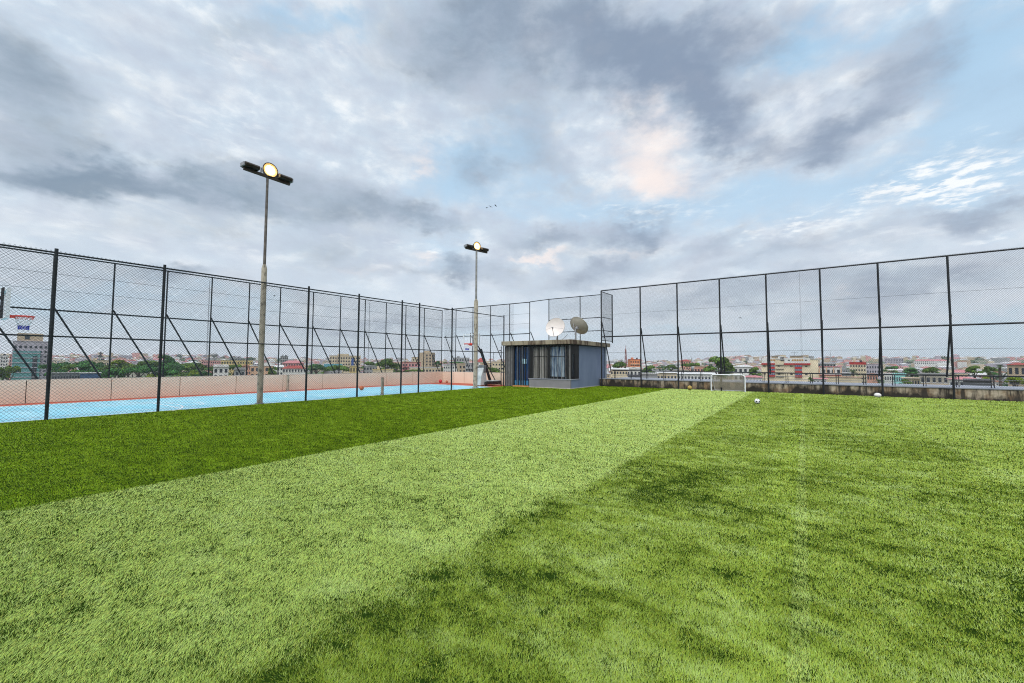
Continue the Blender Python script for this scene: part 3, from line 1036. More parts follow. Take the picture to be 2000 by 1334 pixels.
MB().box(-16.25, -14.96, KY0 - 0.05, KY0 + 0.3, 0.012, 0.09).build('threshold', M_THRESH, kk)
# front window
wn = MB().box(-14.93, KX1 - 0.11, KY0 + 0.10, KY0 + 0.115, 0.602, 2.72).build('window', M_GLASS, kk)
mb = MB()
rr = random.Random(9)
M_BARL = mat('pale_window_slat', (0.66, 0.63, 0.58), 0.6, var=0.5, scale=2, stretch=(9, 9, 0.3))
x = -14.62
while x < -13.62:
    w = rr.choice((0.018, 0.024, 0.03))
    mb.box(x, x + w, KY0 + 0.081, KY0 + 0.088, 0.62, 2.64, 3)
    x += w + rr.choice((0.03, 0.045, 0.06))
x = -14.93
while x < KX1 - 0.13:
    w = rr.choice((0.018, 0.022, 0.03, 0.035, 0.045))
    heavy = (-14.93 <= x < -14.70) or (-13.58 < x < -13.44) or x > KX1 - 0.30
    w = w * 2.2 if heavy else w
    g_ = 0.012 if heavy else rr.choice((0.05, 0.07, 0.10, 0.12) if x > -13.4 else (0.03, 0.05, 0.07, 0.10))
    m_i = 0 if heavy or rr.random() < 0.6 else 1
    mb.box(x, min(x + w, KX1 - 0.12), KY0 + 0.03, KY0 + 0.05, 0.602, 2.758, m_i)
    x += w + g_
mb.box(-14.93, KX1 - 0.12, KY0 + 0.055, KY0 + 0.075, 2.02, 2.05, 0)
mb.box(-14.93, KX1 - 0.12, KY0 + 0.052, KY0 + 0.08, 2.66, 2.756, 0)
mb.build('window_grille', [M_BAR, M_BARG, M_CHROME, M_BARL], wn)
MB().box(-14.60, -13.62, KY0 + 0.0895, KY0 + 0.0975, 0.61, 2.65).build('painted_reflection', M_REFL, wn)  # thin sheets at the front glass carry its painted reflections
MB().box(-13.38, -12.36, KY0 + 0.085, KY0 + 0.097, 0.75, 2.65).build('painted_reflection', M_REFL2, wn)
# side window
ws = MB().box(KX1 - 0.115, KX1 - 0.10, KY0 + 0.11, 24.735, 0.602, 2.72).build('window', M_GLASS, kk)
mb = MB()
for y, w in ((KY0 + 0.11, 0.10), (23.66, 0.04), (23.76, 0.03), (23.86, 0.04), (23.97, 0.03), (24.10, 0.05), (24.20, 0.10), (24.34, 0.12), (24.50, 0.22)):
    mb.box(KX1 - 0.06, KX1 - 0.03, y, y + w, 0.602, 2.758, 0)
mb.box(KX1 - 0.07, KX1 - 0.04, KY0 + 0.112, 24.73, 2.20, 2.757, 0)
mb.build('window_grille', [M_BAR], ws)
MB().box(KX1 - 0.097, KX1 - 0.085, 23.66, 24.12, 0.75, 2.2).build('painted_reflection', M_REFL2, ws)  # side window reflection, painted on a sheet
# pipe at the back corner
add_bar('downpipe', (KX1 + 0.06, KY1 - 0.35, 0.05), (KX1 + 0.06, KY1 - 0.35, 2.78), 0.09, M_KSIDE, kk)

# gate post with hinges where the court meets the kiosk
gp = thing('gate_post', 'slim dark gate post with two hinges left of the kiosk', 'post', (-17.13, 23.25, 0))
add_bar('post', (0, 0, 0), (0, 0, 2.75), 0.06, M_STEEL, gp)
for z in (2.45, 0.35):
    add_bar('hinge', (0, 0, z), (-0.15, -0.03, z), 0.05, M_STEEL, gp, False)


# ------------------------------------------------------------------ satellite dishes
def dish(label, loc, aim, diam, face_m, back_m, tilt_roll=0.0):
    t = thing('satellite_dish', label, 'satellite dish', loc)
    aim = Vector(aim).normalized()
    q = aim.to_track_quat('Z', 'Y').to_matrix()
    c = Vector((0, 0, 0))
    rad = diam / 2
    prof_f = [(rad * i / 10 + 1e-4, 0.16 * rad * (i / 10) ** 2 * 2) for i in range(11)]
    top = prof_f[-1][1]
    H = loc[2]
    hub = Vector((0, 0, 0.95))
    mb = MB().lathe([(r_, z) for r_, z in prof_f], 40)
    mb.v = [tuple(hub + q @ Vector(v)) for v in mb.v]
    pf = mb.build('reflector_face', face_m, t)
    mb = MB().lathe([(r_, z - 0.02) for r_, z in prof_f] + [(rad + 0.012, top - 0.02), (rad + 0.012, top + 0.006), (rad, top + 0.006), (rad, top)], 40)
    mb.v = [tuple(hub + q @ Vector(v)) for v in mb.v]
    mb.build('reflector_back', back_m, t)
    # feed arm from the lower edge and two stays
    focus = Vector((-0.05, -0.10, rad * 1.15))
    low = Vector((0, -rad * 0.98, top))
    mb = MB()
    down = (q.inverted() @ Vector((0, 0, -1)))
    down.z = 0
    down.normalize()
    low = down * rad * 0.97 + Vector((0, 0, top))
    focus = down * rad * 0.35 + Vector((0, 0, rad * 1.05))
    mb.tube([hub + q @ low, hub + q @ focus], 0.018, 8)
    for s in (-1, 1):
        sd = Vector((down.y * s, -down.x * s, 0)) * rad * 0.92 + down * 0.2 * rad + Vector((0, 0, top * 0.95))
        mb.tube([hub + q @ sd, hub + q @ focus], 0.007, 6)
    mb.build('feed_arm', M_GALV, t)
    mb = MB().tube([hub + q @ (focus + Vector((0, 0, 0.06))), hub + q @ (focus - Vector((0, 0, 0.10)))], [0.035, 0.055], 12)
    mb.build('receiver', M_LAMPGREY, t)
    # mount: bracket behind the dish, mast with a foot plate and a stay
    bk = hub - aim * 0.22
    mb = MB().tube([hub - aim * 0.02, bk], 0.10, 12)
    mb.bar(bk + q @ Vector((-0.22, 0, 0)), bk + q @ Vector((0.22, 0, 0)), 0.06)
    mb.bar(bk, bk + Vector((0, 0, -0.35)) - aim * 0.08, 0.08)
    mb.tube([bk + q @ Vector((0.12, 0.1, 0)), hub + q @ Vector((0.2, 0.3, 0.0)) - aim * 0.0], 0.02, 8)
    mb.build('bracket', M_GALV, t)
    mast_top = bk + Vector((0, 0, -0.1))
    mb = MB().tube([(mast_top.x, mast_top.y, 0.0), mast_top], 0.045, 12)
    mb.box(mast_top.x - 0.14, mast_top.x + 0.14, mast_top.y - 0.14, mast_top.y + 0.14, 0.0, 0.02)
    mb.build('mast', M_GALV, t)
    mb = MB().tube([(mast_top.x - 0.14, mast_top.y + 0.1, 0.01), bk + Vector((0, 0, -0.3))], 0.02, 8)
    mb.build('stay', M_GALV, t)
    return t


M_DISHF = mat('dish_cream', (0.78, 0.70, 0.65), 0.6, var=0.10, scale=3)
M_DISHB = mat('dish_back', (0.52, 0.49, 0.44), 0.7, var=0.2, scale=4)
M_DISHG = mat('dish_taupe', (0.42, 0.385, 0.33), 0.7, col2=(0.33, 0.30, 0.25), scale=3)
dish('cream satellite dish facing the turf, left of the pair on the kiosk roof', (-14.1, 25.6, 3.08), (0.12, -0.94, 0.32), 1.38, M_DISHF, M_DISHB)
dish('taupe satellite dish seen from behind, right of the pair on the kiosk roof', (-12.42, 25.5, 3.08), (0.19, 0.85, 0.63), 1.36, M_DISHF, M_DISHG)
add_bar('dish_strut', (-13.60, 25.3, 3.11), (-13.05, 25.3, 3.55), 0.03, M_GALV, None)
tag(bpy.data.objects['dish_strut'], 'thin grey strut lying between the two satellite dishes', 'strut')


# ------------------------------------------------------------------ floodlight poles
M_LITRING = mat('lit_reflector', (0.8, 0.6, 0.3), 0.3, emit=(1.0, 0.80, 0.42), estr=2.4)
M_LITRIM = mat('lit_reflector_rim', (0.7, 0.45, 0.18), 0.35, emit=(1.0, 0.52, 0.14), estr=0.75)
def flood_head(parent, name, cx, lit, grey=False, rot=0.0, s=1.0):
    """one floodlight on the bar; bar runs along local x, light looks along -y"""
    body = MB()
    m_b = M_LAMPGREY if grey else M_LAMP
    if lit:
        prof = [(0.03, 0.30), (0.10, 0.28), (0.15, 0.20), (0.20, 0.08), (0.225, 0.0), (0.235, -0.02), (0.215, -0.02), (0.20, 0.0)]
        body.lathe(prof, 24)
        body.v = [(cx + a * s, -b_ * 0 - 0.02 + c * s, 0.30 + b_ * s) for a, b_, c in body.v]
        o = body.build(name, m_b, parent)
        rim = MB().lathe([(0.158, -0.006), (0.205, -0.018)], 24)
        rim.v = [(cx + a * s, -0.02 + c * s, 0.30 + b_ * s) for a, b_, c in rim.v]
        rim.build('reflector_rim', M_LITRIM, o)
        ring = MB().lathe([(0.101, 0.004), (0.155, -0.006)], 24)
        ring.v = [(cx + a * s, -0.02 + c * s, 0.30 + b_ * s) for a, b_, c in ring.v]
        ring.build('reflector', M_LITRING, o)
        lens = MB().lathe([(1e-4, -0.02), (0.055, -0.016), (0.10, 0.0)], 24)
        lens.v = [(cx + a * s, -0.02 + c * s, 0.30 + b_ * s) for a, b_, c in lens.v]
        lens.build('lit_lens', M_LIT, o)
        MB().bar((cx - 0.25 * s, 0.03, 0.30), (cx - 0.25 * s, 0.03, 0.05), 0.03).bar((cx + 0.25 * s, 0.03, 0.30), (cx + 0.25 * s, 0.03, 0.05), 0.03).bar((cx - 0.26 * s, 0.03, 0.055), (cx + 0.26 * s, 0.03, 0.055), 0.03).build('yoke', M_LAMP, o)
        return o
    # box floodlight lying on the bar: rounded back, glass front tilted downward
    pr = [(-0.20, 0.02), (-0.24, 0.12), (-0.20, 0.18), (-0.10, 0.215), (0.10, 0.215), (0.20, 0.165), (0.22, 0.07), (0.16, 0.02)]
    L = 0.50 * s
    v = [(cx - L / 2, p[0], 0.06 + p[1]) for p in pr] + [(cx + L / 2, p[0], 0.06 + p[1]) for p in pr]
    n = len(pr)
    f = [tuple(range(n - 1, -1, -1)), tuple(range(n, 2 * n))] + [(i, (i + 1) % n, n + (i + 1) % n, n + i) for i in range(n)]
    body.add(v, f)
    o = body.build(name, m_b, parent, bevel=0.02)
    MB().box(cx - L / 2 + 0.03, cx + L / 2 - 0.03, 0.18, 0.215, 0.11, 0.19).build('glass', M_LAMPGLASS, o)
    sg = -1 if cx < 0 else 1
    xa, xb = sorted((cx + sg * (L / 2 + 0.002), cx + sg * (L / 2 + 0.06)))
    MB().box(xa, xb, -0.16, 0.14, 0.09, 0.235).build('end_cap', M_LAMPGREY, o, bevel=0.01)
    MB().box(cx - 0.03, cx + 0.03, -0.02, 0.05, 0.03, 0.09).build('bracket', M_LAMP, o)
    return o


def light_pole(label, loc, h, kink, bar_rot, r0, r1, heads, top_m, s=1.0):
    t = thing('floodlight_pole', label, 'floodlight', loc)
    MB().tube([(0, 0, 0), (0, 0, kink - 0.16), (0, 0, kink)], [r0, r0 * 0.94, r1 * 1.05], 16).build('lower_pole', M_POLE, t)
    MB().tube([(0, 0, kink), (0, 0, h)], [r1, r1 * 0.85], 14).build('upper_pole', top_m, t)
    MB().tube([(0, 0, 0.0), (0, 0, 0.03)], [r0 * 1.5, r0 * 1.5], 16).build('base_plate', M_GALV, t)
    cb = MB().bar((-0.86 * s, 0, 0.02), (0.86 * s, 0, 0.02), 0.09, 0.10).build('crossbar', M_LAMP, t)
    cb.location = (0, 0, h)
    cb.rotation_euler = (0, 0, bar_rot)
    for cx, lit, grey in heads:
        flood_head(cb, 'floodlight', cx, lit, grey, s=s * (1.25 if lit else 1.0))
    return t


light_pole('tall floodlight pole with peeling lower shaft, nearest one at the fence', (-17.08, 7.64, 0), 8.85, 5.38, R(90), 0.102, 0.052,
           [(-0.62, False, False), (0.08, True, False), (0.62, False, False)], M_POLETOP)
light_pole('farther floodlight pole beside the far basketball hoop', (-17.40, 20.82, 0), 8.95, 5.75, R(75), 0.14, 0.07,
           [(-0.60, False, False), (0.02, True, False), (0.58, False, False)], M_POLETOP2)


# ------------------------------------------------------------------ basketball hoops
def hoop(label, loc, rotz, board_w, board_h, zr=2.87):
    """board faces local -y; rim centre at local (0, -0.40, zr)"""
    t = thing('basketball_hoop', label, 'basketball hoop', loc, rotz)
    b0 = zr - 0.12
    hw = board_w / 2
    bd = MB().box(-hw + 0.02, hw - 0.02, -0.012, 0.012, b0 + 0.02, b0 + board_h - 0.02).build('backboard', mat('clear_board', (0.86, 0.88, 0.9), 0.1, alpha=0.12), t)
    mb = MB()
    for a, b_, c_, d_ in ((-hw, hw, b0, b0 + 0.05), (-hw, hw, b0 + board_h - 0.05, b0 + board_h)):
        mb.box(a, b_, -0.047, 0.047, c_, d_)
    for a in (-hw, hw - 0.055):
        mb.box(a, a + 0.055, -0.045, 0.045, b0 + 0.052, b0 + board_h - 0.052)
    mb.build('board_frame', M_WHITE, bd)
    rim = MB()
    cy = -0.40
    pts = [(0.225 * math.cos(2 * math.pi * k / 28), cy + 0.225 * math.sin(2 * math.pi * k / 28), zr) for k in range(29)]
    rim.tube(pts, 0.016, 8, caps=False)
    rim.box(-0.09, 0.09, -0.19, -0.049, zr - 0.07, zr + 0.012)
    rim.box(-0.12, 0.12, -0.062, -0.048, zr - 0.11, zr + 0.05)
    rim.build('rim', M_ORANGE, t)
    net = MB()
    lev = [(0.222, 0.0), (0.19, -0.10), (0.155, -0.20), (0.125, -0.30), (0.115, -0.38), (0.12, -0.43)]
    n = 12
    for j in range(len(lev) - 1):
        (ra, za), (rb, zb) = lev[j], lev[j + 1]
        mi = 2 if j == 0 else (1 if j >= 3 else 0)
        for k in range(n):
            for sg in (-0.5, 0.5):
                a = 2 * math.pi * (k + (0.5 if j % 2 else 0)) / n
                b_ = a + 2 * math.pi * sg / n
                net.tube([(ra * math.cos(a), cy + ra * math.sin(a), zr + za), (rb * math.cos(b_), cy + rb * math.sin(b_), zr + zb)], 0.005 if j < 3 else 0.008, 5, mi, caps=False)
    net.build('net', [M_NETW, M_NETB, M_NETR], t)
    # back frame, arms, slanted pole, wheeled base
    mb = MB()
    for x in (-0.13, 0.13):
        mb.bar((x, 0.072, b0 + 0.02), (x, 0.072, b0 + board_h + 0.06), 0.045)
    mb.build('back_frame', M_BLACK, t)
    mb = MB()
    for z0, z1 in ((2.15, b0 + 0.15), (2.45, b0 + board_h - 0.2)):
        mb.bar((0.0, 1.25 if z0 < 2.3 else 1.05, z0), (0.0, 0.06, z1), 0.06)
    mb.build('arm', M_BLACK, t)
    MB().bar((0, 2.15, 0.25), (0, 1.0, 2.55), 0.15, 0.13).build('pole', M_BLACK, t)
    MB().bar((0.03, 2.75, 0.25), (0.03, 1.28, 1.95), 0.05).build('stay', M_BLACK, t)
    bs = MB().box(-0.42, 0.42, 1.15, 2.95, 0.09, 0.30).build('base', M_BLACK, t, bevel=0.04)
    MB().box(-0.36, 0.36, 1.95, 2.85, 0.302, 0.36).build('ballast_cover', M_OFFWHITE, bs, bevel=0.02)
    for x in (-0.36, 0.36):
        w = MB().tube([(x - 0.04, 1.2, 0.10), (x + 0.04, 1.2, 0.10)], 0.10, 16).build('wheel', M_BLACK, bs)
    # padded wedge in front of the pole
    pr = [(0.72, 0.06), (1.28, 0.06), (1.42, 0.3), (1.28, 1.42), (1.14, 1.42), (0.80, 0.72)]
    pd = MB()
    v = [(-0.24, p[0], p[1]) for p in pr] + [(0.24, p[0], p[1]) for p in pr]
    n = len(pr)
    pd.add(v, [tuple(range(n - 1, -1, -1)), tuple(range(n, 2 * n))] + [(i, (i + 1) % n, n + (i + 1) % n, n + i) for i in range(n)])
    p_ = pd.build('pole_pad', M_OFFWHITE, t, bevel=0.03)
    cp = MB().box(-0.25, 0.25, 1.02, 1.30, 0.92, 1.45)
    cp.v = [(x, y + (z - 0.92) * 0.12, z) for x, y, z in cp.v]
    cp.build('pad_cap', M_GREYPAD, p_, bevel=0.02)
    return t


hoop('portable basketball hoop with clear board at the far end of the court', (-18.36, 21.5, 0), 0.0, 1.42, 0.80)
hoop('basketball hoop cut by the left edge with red rim and white net', (-20.55, 1.58, 0), math.pi, 1.30, 0.92, 3.03)


# ------------------------------------------------------------------ net posts, goal, balls
def net_post(label, x, y, m, h):
    t = thing('net_post', label, 'post', (x, y, 0))
    MB().tube([(0, 0, 0), (0, 0, h)], [0.075, 0.07], 14).build('post', m, t)
    MB().tube([(0, 0, h), (0, 0, h + 0.02)], [0.08, 0.08], 14).build('cap', M_STEEL, t)
    MB().tube([(0, 0, 0), (0, 0, 0.05)], [0.10, 0.09], 14).build('sleeve', M_GALV, t)
    return t


net_post('short grey net post on the near edge of the court', -17.14, 13.35, M_POLE, 0.83)
net_post('short pale net post against the long pink parapet', -23.72, 12.05, M_POLE, 0.86)

goal = thing('football_goal', 'small white tube goal with a beige net in front of the low wall', 'goal', (-3.62, 27.05, 0))
GW, GH, GD = 0.88, 0.97, 0.62


pts = [(-GW, 0, 0.0)]
for k in range(7):
    a = math.pi - math.pi / 2 * k / 6
    pts.append((-GW + 0.16 + 0.16 * math.cos(a), 0, GH - 0.16 + 0.16 * math.sin(a)))
for k in range(7):
    a = math.pi / 2 - math.pi / 2 * k / 6
    pts.append((GW - 0.16 + 0.16 * math.cos(a), 0, GH - 0.16 + 0.16 * math.sin(a)))
pts.append((GW, 0, 0.0))
MB().tube(pts, 0.035, 12).build('front_frame', M_WHITE, goal)
for s in (-1, 1):
    MB().tube([(s * GW, 0.0, 0.03), (s * (GW - 0.10), GD, 0.03)], 0.022, 10).build('ground_bar', M_WHITE, goal)
    MB().tube([(s * (GW - 0.10), GD, 0.03), (s * (GW - 0.06), 0.05, GH - 0.12)], 0.022, 10).build('back_stay', M_WHITE, goal)
MB().tube([(-GW + 0.10, GD, 0.03), (GW - 0.10, GD, 0.03)], 0.022, 10).build('rear_bar', M_WHITE, goal)
net = MB()
M_GNET = mat('beige_net_cord', (0.66, 0.57, 0.45), 0.9)


def gnet(u, v):
    """u across, v from the crossbar (0) to the rear bar (1), sagging"""
    x = (-GW + 0.05) + u * (2 * GW - 0.1)
    x *= 1 - 0.10 * v
    sag = 0.10 * math.sin(math.pi * min(1, v)) * (0.6 + 0.4 * math.sin(math.pi * u))
    y = 0.03 + GD * v ** 1.0 - sag * 0.4
    z = (GH - 0.03) * (1 - v) + 0.04 - sag
    return (x, y, max(0.02, z))


nu, nv = 44, 26
for i in range(nu + 1):
    net.tube([gnet(i / nu, j / 8) for j in range(9)], 0.0085, 3, caps=False)
for j in range(nv + 1):
    net.tube([gnet(i / 10, j / nv) for i in range(11)], 0.0085, 3, caps=False)
for s in (-1, 1):
    for j in range(1, 12):
        v = j / 12
        p = gnet(0 if s < 0 else 1, v)
        net.tube([(s * GW * 0.99, 0.02, max(0.04, GH * (1 - v))), p], 0.0085, 3, caps=False)
net.build('goal_net', M_GNET, goal)


def ball(name, label, cat, loc, r_, m, spots=None, seams=None, sc=(1, 1, 1), rz=0.0):
    t = thing(name, label, cat, loc, rz)
    MB().sphere((0, 0, r_ * sc[2]), r_, 28, 18, sc=sc).build('shell', m, t)
    if seams:
        mb = MB()
        for (ax, off) in seams:
            ax = Vector(ax).normalized()
            a = ax.orthogonal().normalized()
            b_ = ax.cross(a)
            q = math.sqrt(1 - off * off)
            pts_ = []
            for k in range(33):
                p = ax * off + (a * math.cos(2 * math.pi * k / 32) + b_ * math.sin(2 * math.pi * k / 32)) * q
                pts_.append((p.x * r_ * sc[0] * 1.0, p.y * r_ * sc[1], p.z * r_ * sc[2] + r_ * sc[2]))
            mb.tube(pts_, r_ * 0.028, 5, caps=False)
        mb.build('seam', M_BLACK, t)
    if spots:
        mb = MB()
        for d in spots:
            d = Vector(d).normalized()
            a = d.orthogonal().normalized()
            b_ = d.cross(a)
            ring = []
            for k in range(5):
                p = (d + (a * math.cos(2 * math.pi * k / 5) + b_ * math.sin(2 * math.pi * k / 5)) * 0.36).normalized() * r_ * 1.012
                ring.append((p.x, p.y, p.z + r_))
            cpt = d * r_ * 1.03
            mb.add(ring + [(cpt.x, cpt.y, cpt.z + r_)], [(k, (k + 1) % 5, 5) for k in range(5)], 0, True)
        mb.build('patch', M_BLACK, t)
    return t


gg = (1 + 5 ** 0.5) / 2
ico = [(0, a, b * gg) for a in (-1, 1) for b in (-1, 1)] + [(a, b * gg, 0) for a in (-1, 1) for b in (-1, 1)] + [(a * gg, 0, b) for a in (-1, 1) for b in (-1, 1)]
M_BALLW = mat('white_ball_leather', (0.82, 0.82, 0.80), 0.45)
ball('football', 'white football with black patches lying out on the turf', 'ball', (-1.55, 19.35, 0.02), 0.10, M_BALLW, spots=ico, rz=0.4)
ball('football', 'mustard yellow ball at the foot of the stained wall left of the goal', 'ball', (-5.70, 27.05, 0.01), 0.135, mat('mustard_leather', (0.50, 0.33, 0.07), 0.6, var=0.4, scale=14))
ball('rugby_ball', 'white oval ball by a fence post at the foot of the wall', 'ball', (2.92, 26.9, 0.01), 0.115, mat('worn_white_leather', (0.80, 0.76, 0.72), 0.5, var=0.15, scale=12), seams=[((0, 1, 0.5), 0.0)], sc=(1.30, 0.95, 0.95), rz=0.3)
ball('basketball', 'orange basketball on the blue court behind the fence', 'ball', (-20.85, 14.8, 0), 0.125, mat('orange_rubber', (0.55, 0.12, 0.03), 0.6, var=0.2, scale=20), seams=[((1, 0, 0), 0), ((0, 1, 0.2), 0), ((1, 0.1, 0), 0.6), ((1, 0.1, 0), -0.6)])
ball('basketball', 'red ball in the corner where the two pink parapets meet', 'ball', (-23.70, 24.05, 0), 0.13, mat('red_rubber', (0.62, 0.03, 0.05), 0.55), seams=[((1, 0.3, 0), 0), ((0, 1, 0.2), 0)])
ball('basketball', 'faded orange ball beside the red ball in the court corner', 'ball', (-23.25, 24.30, 0), 0.10, mat('orange_faded_rubber', (0.52, 0.20, 0.10), 0.6), seams=[((1, 0.3, 0), 0), ((0, 1, 0.2), 0)])

# ------------------------------------------------------------------ the city
def paint(name, c, var=0.22, scale=0.25):
    c = tuple(min(0.85, v * 1.15) for v in c)
    return mat(name, c, 0.85, var=var, scale=scale, detail=5)


C_CREAM = paint('cream_wall', (0.56, 0.47, 0.33))
C_WHITE = paint('white_wall', (0.66, 0.65, 0.62))
C_TAN = paint('tan_wall', (0.46, 0.36, 0.25))
C_GREY = paint('grey_wall', (0.30, 0.30, 0.30))
C_DGREY = paint('dark_grey_wall', (0.15, 0.155, 0.165))
C_PINKW = paint('pink_wall', (0.58, 0.30, 0.28))
C_PEACH = paint('peach_wall', (0.60, 0.38, 0.25))
C_ORANGE = paint('orange_wall', (0.62, 0.22, 0.09))
C_YELLOW = paint('yellow_wall', (0.58, 0.44, 0.20))
C_SALMON = paint('salmon_wall', (0.58, 0.30, 0.22))
C_LILAC = paint('lilac_grey_wall', (0.42, 0.38, 0.43))
C_REDT = paint('red_trim', (0.42, 0.03, 0.03))
C_ROOFR = paint('red_roof', (0.33, 0.06, 0.05), 0.35, 0.4)
C_ROOFP = paint('pink_roof', (0.50, 0.20, 0.21), 0.35, 0.4)
C_ROOFG = paint('grey_metal_roof', (0.34, 0.33, 0.33), 0.35, 0.4)
C_ROOFL = paint('pale_metal_roof', (0.58, 0.57, 0.56), 0.25, 0.4)
C_ROOFD = paint('dark_roof', (0.06, 0.055, 0.065), 0.4, 0.4)
C_ROOFB = paint('blue_metal_roof', (0.05, 0.10, 0.20), 0.3, 0.4)
C_ROOFRUST = paint('rusty_roof', (0.26, 0.12, 0.07), 0.4, 0.4)
C_TEAL = mat('teal_mesh_screen', (0.085, 0.26, 0.26), 0.7, col2=(0.16, 0.36, 0.36), scale=0.35, stretch=(0.4, 0.4, 3.0))
C_WIN = mat('window_dark', (0.035, 0.04, 0.05), 0.25)
C_WINB = mat('window_blue', (0.05, 0.07, 0.20), 0.25)
C_WINO = mat('window_orange', (0.45, 0.22, 0.05), 0.6)
C_FRAME = mat('window_frame_white', (0.6, 0.6, 0.58), 0.6)
C_TANK = mat('black_tank', (0.03, 0.03, 0.035), 0.5)
C_CYAN = paint('turquoise_wall', (0.28, 0.58, 0.56))
C_STRIPE = mat('blue_stripe', (0.04, 0.10, 0.32), 0.5)


def frame_px(x0, x1, ytop, rng, yaw=0.0, ratio=0.7):
    """place a block whose outline spans pixels x0..x1 with its roof edge at ytop; -> origin, yaw, width, depth, height, base z"""
    xm = (x0 + x1) / 2
    p0, p1, pm = at_range(x0, ytop, rng), at_range(x1, ytop, rng), at_range(xm, ytop, rng)
    span = (p1 - p0).to_2d().length
    a = R(yaw)
    w = span / (abs(math.cos(a)) + ratio * abs(math.sin(a)))
    d = w * ratio
    face = math.atan2(pm.x, pm.y)         # bearing of the block
    rz = -face + a
    zb = tz(pm.x, pm.y)
    h = pm.z - zb
    # origin = centre of the block, pushed back by half its depth
    c = Vector((pm.x + math.sin(face) * d * 0.5, pm.y + math.cos(face) * d * 0.5, zb))
    return c, rz, w, d, h


def windows(parent, w, d, h, nf, nc, fh, ww, wh, top, side=0, mwin=C_WIN, ncs=0, mframe=None, skip=None):
    """a grid of window parts on the front (-y) and one side wall; all share one mesh"""
    ww = min(ww, 0.52 * w / nc)
    mb = MB()
    mb.box(-ww / 2, ww / 2, -0.05, 0.02, -wh / 2, wh / 2, 0)
    if mframe:
        mb.box(-ww / 2 - 0.12, ww / 2 + 0.12, -0.16, 0.02, -wh / 2 - 0.22, -wh / 2, 1)
    me = mb.mesh('window', [mwin, mframe or mwin])

    def put(loc, rz):
        o = bpy.data.objects.new('window', me)
        COL.objects.link(o)
        o.parent = parent
        o.location = loc
        o.rotation_euler = (0, 0, rz)
    for f in range(nf):
        z = h - top - f * fh
        for c in range(nc):
            if skip and skip(f, c):
                continue
            x = (c + 0.5) / nc * w - w / 2
            put((x, -d / 2 - 0.03, z), 0)
        for c in range(ncs):
            y = (c + 0.5) / ncs * d - d / 2
            put((side * (w / 2 + 0.03), y, z), math.pi / 2 * side)


def block(name, label, cat, px, wall, roof='flat', roofm=None, yaw=0.0, ratio=0.7, win=None, group=None, band=None, tank=False,
          balcony=None, overhang=0.5, pitch=0.28, build_extra=None):
    x0, x1, ytop, rng = px
    c, rz, w, d, h = frame_px(x0, x1, ytop, rng, yaw, ratio)
    t = thing(name, label, cat, c, rz, group)
    roofm = roofm or C_ROOFG
    rise = 0
    if roof == 'gable' or roof == 'hip':
        rise = min(w, d) * pitch
    hw = h - rise
    MB().box(-w / 2, w / 2, -d / 2, d / 2, -2.0, hw).build('wall', wall, t)
    if roof == 'flat':
        mb = MB()
        e = 0.25
        mb.box(-w / 2 - e, w / 2 + e, -d / 2 - e, d / 2 + e, hw + 0.002, hw + 0.3)
        rf = mb.build('roof', roofm, t)
    elif roof == 'gable':
        e = overhang
        x_, y_ = w / 2 + e, d / 2 + e
        v = [(-x_, -y_, hw), (x_, -y_, hw), (x_, y_, hw), (-x_, y_, hw), (-x_, 0, hw + rise), (x_, 0, hw + rise)]
        rf = MB().add(v, [(0, 1, 5, 4), (2, 3, 4, 5), (0, 4, 3), (1, 2, 5), (3, 2, 1, 0)]).build('roof', roofm, t)
    elif roof == 'gable_front':
        rise = w * pitch
        hw = h - rise
        e = overhang
        x_, y_ = w / 2 + e, d / 2 + e
        v = [(-x_, -y_, hw), (x_, -y_, hw), (x_, y_, hw), (-x_, y_, hw), (0, -y_, hw + rise), (0, y_, hw + rise)]
        rf = MB().add(v, [(0, 4, 5, 3), (1, 2, 5, 4), (0, 1, 4), (2, 3, 5), (3, 2, 1, 0)]).build('roof', roofm, t)
        MB().add([(-w / 2, -y_ - 0.03, hw + 0.05), (w / 2, -y_ - 0.03, hw + 0.05), (0, -y_ - 0.03, hw + rise - 0.3)], [(0, 1, 2)]).build('gable_end', wall, t)
    else:
        e = overhang
        x_, y_ = w / 2 + e, d / 2 + e
        k = max(0.0, x_ - y_)
        v = [(-x_, -y_, hw), (x_, -y_, hw), (x_, y_, hw), (-x_, y_, hw), (-k, 0, hw + rise), (k + 0.01, 0, hw + rise)]
        rf = MB().add(v, [(0, 1, 5, 4), (2, 3, 4, 5), (0, 4, 3), (1, 2, 5), (3, 2, 1, 0)]).build('roof', roofm, t)
    if win:
        nf, nc, fh, ww, wh, top = win[:6]
        kw = win[6] if len(win) > 6 else {}
        windows(t, w, d, hw, nf, nc, fh, ww, wh, top, **kw)
    if band:
        for z, hh, m_ in band:
            MB().box(-w / 2 - 0.12, w / 2 + 0.12, -d / 2 - 0.12, d / 2 + 0.12, hw - z - hh, hw - z).build('band', m_, t)
    if balcony:
        nfl, fh, top, m_ = balcony
        for f in range(nfl):
            z = hw - top - f * fh
            MB().box(-w / 2 * 0.9, w / 2 * 0.9, -d / 2 - 1.2, -d / 2 - 0.01, z - 0.9, z).build('balcony', m_, t)
    if tank:
        MB().tube([(w * 0.2, 0, h + 0.31), (w * 0.2, 0, h + 1.6)], 0.8, 14).build('water_tank', C_TANK, t)
        MB().box(-w * 0.3, -w * 0.12, -d * 0.1, d * 0.2, h + 0.302, h + 1.9).build('stair_box', wall, t)
    if build_extra:
        build_extra(t, w, d, hw)
    return t


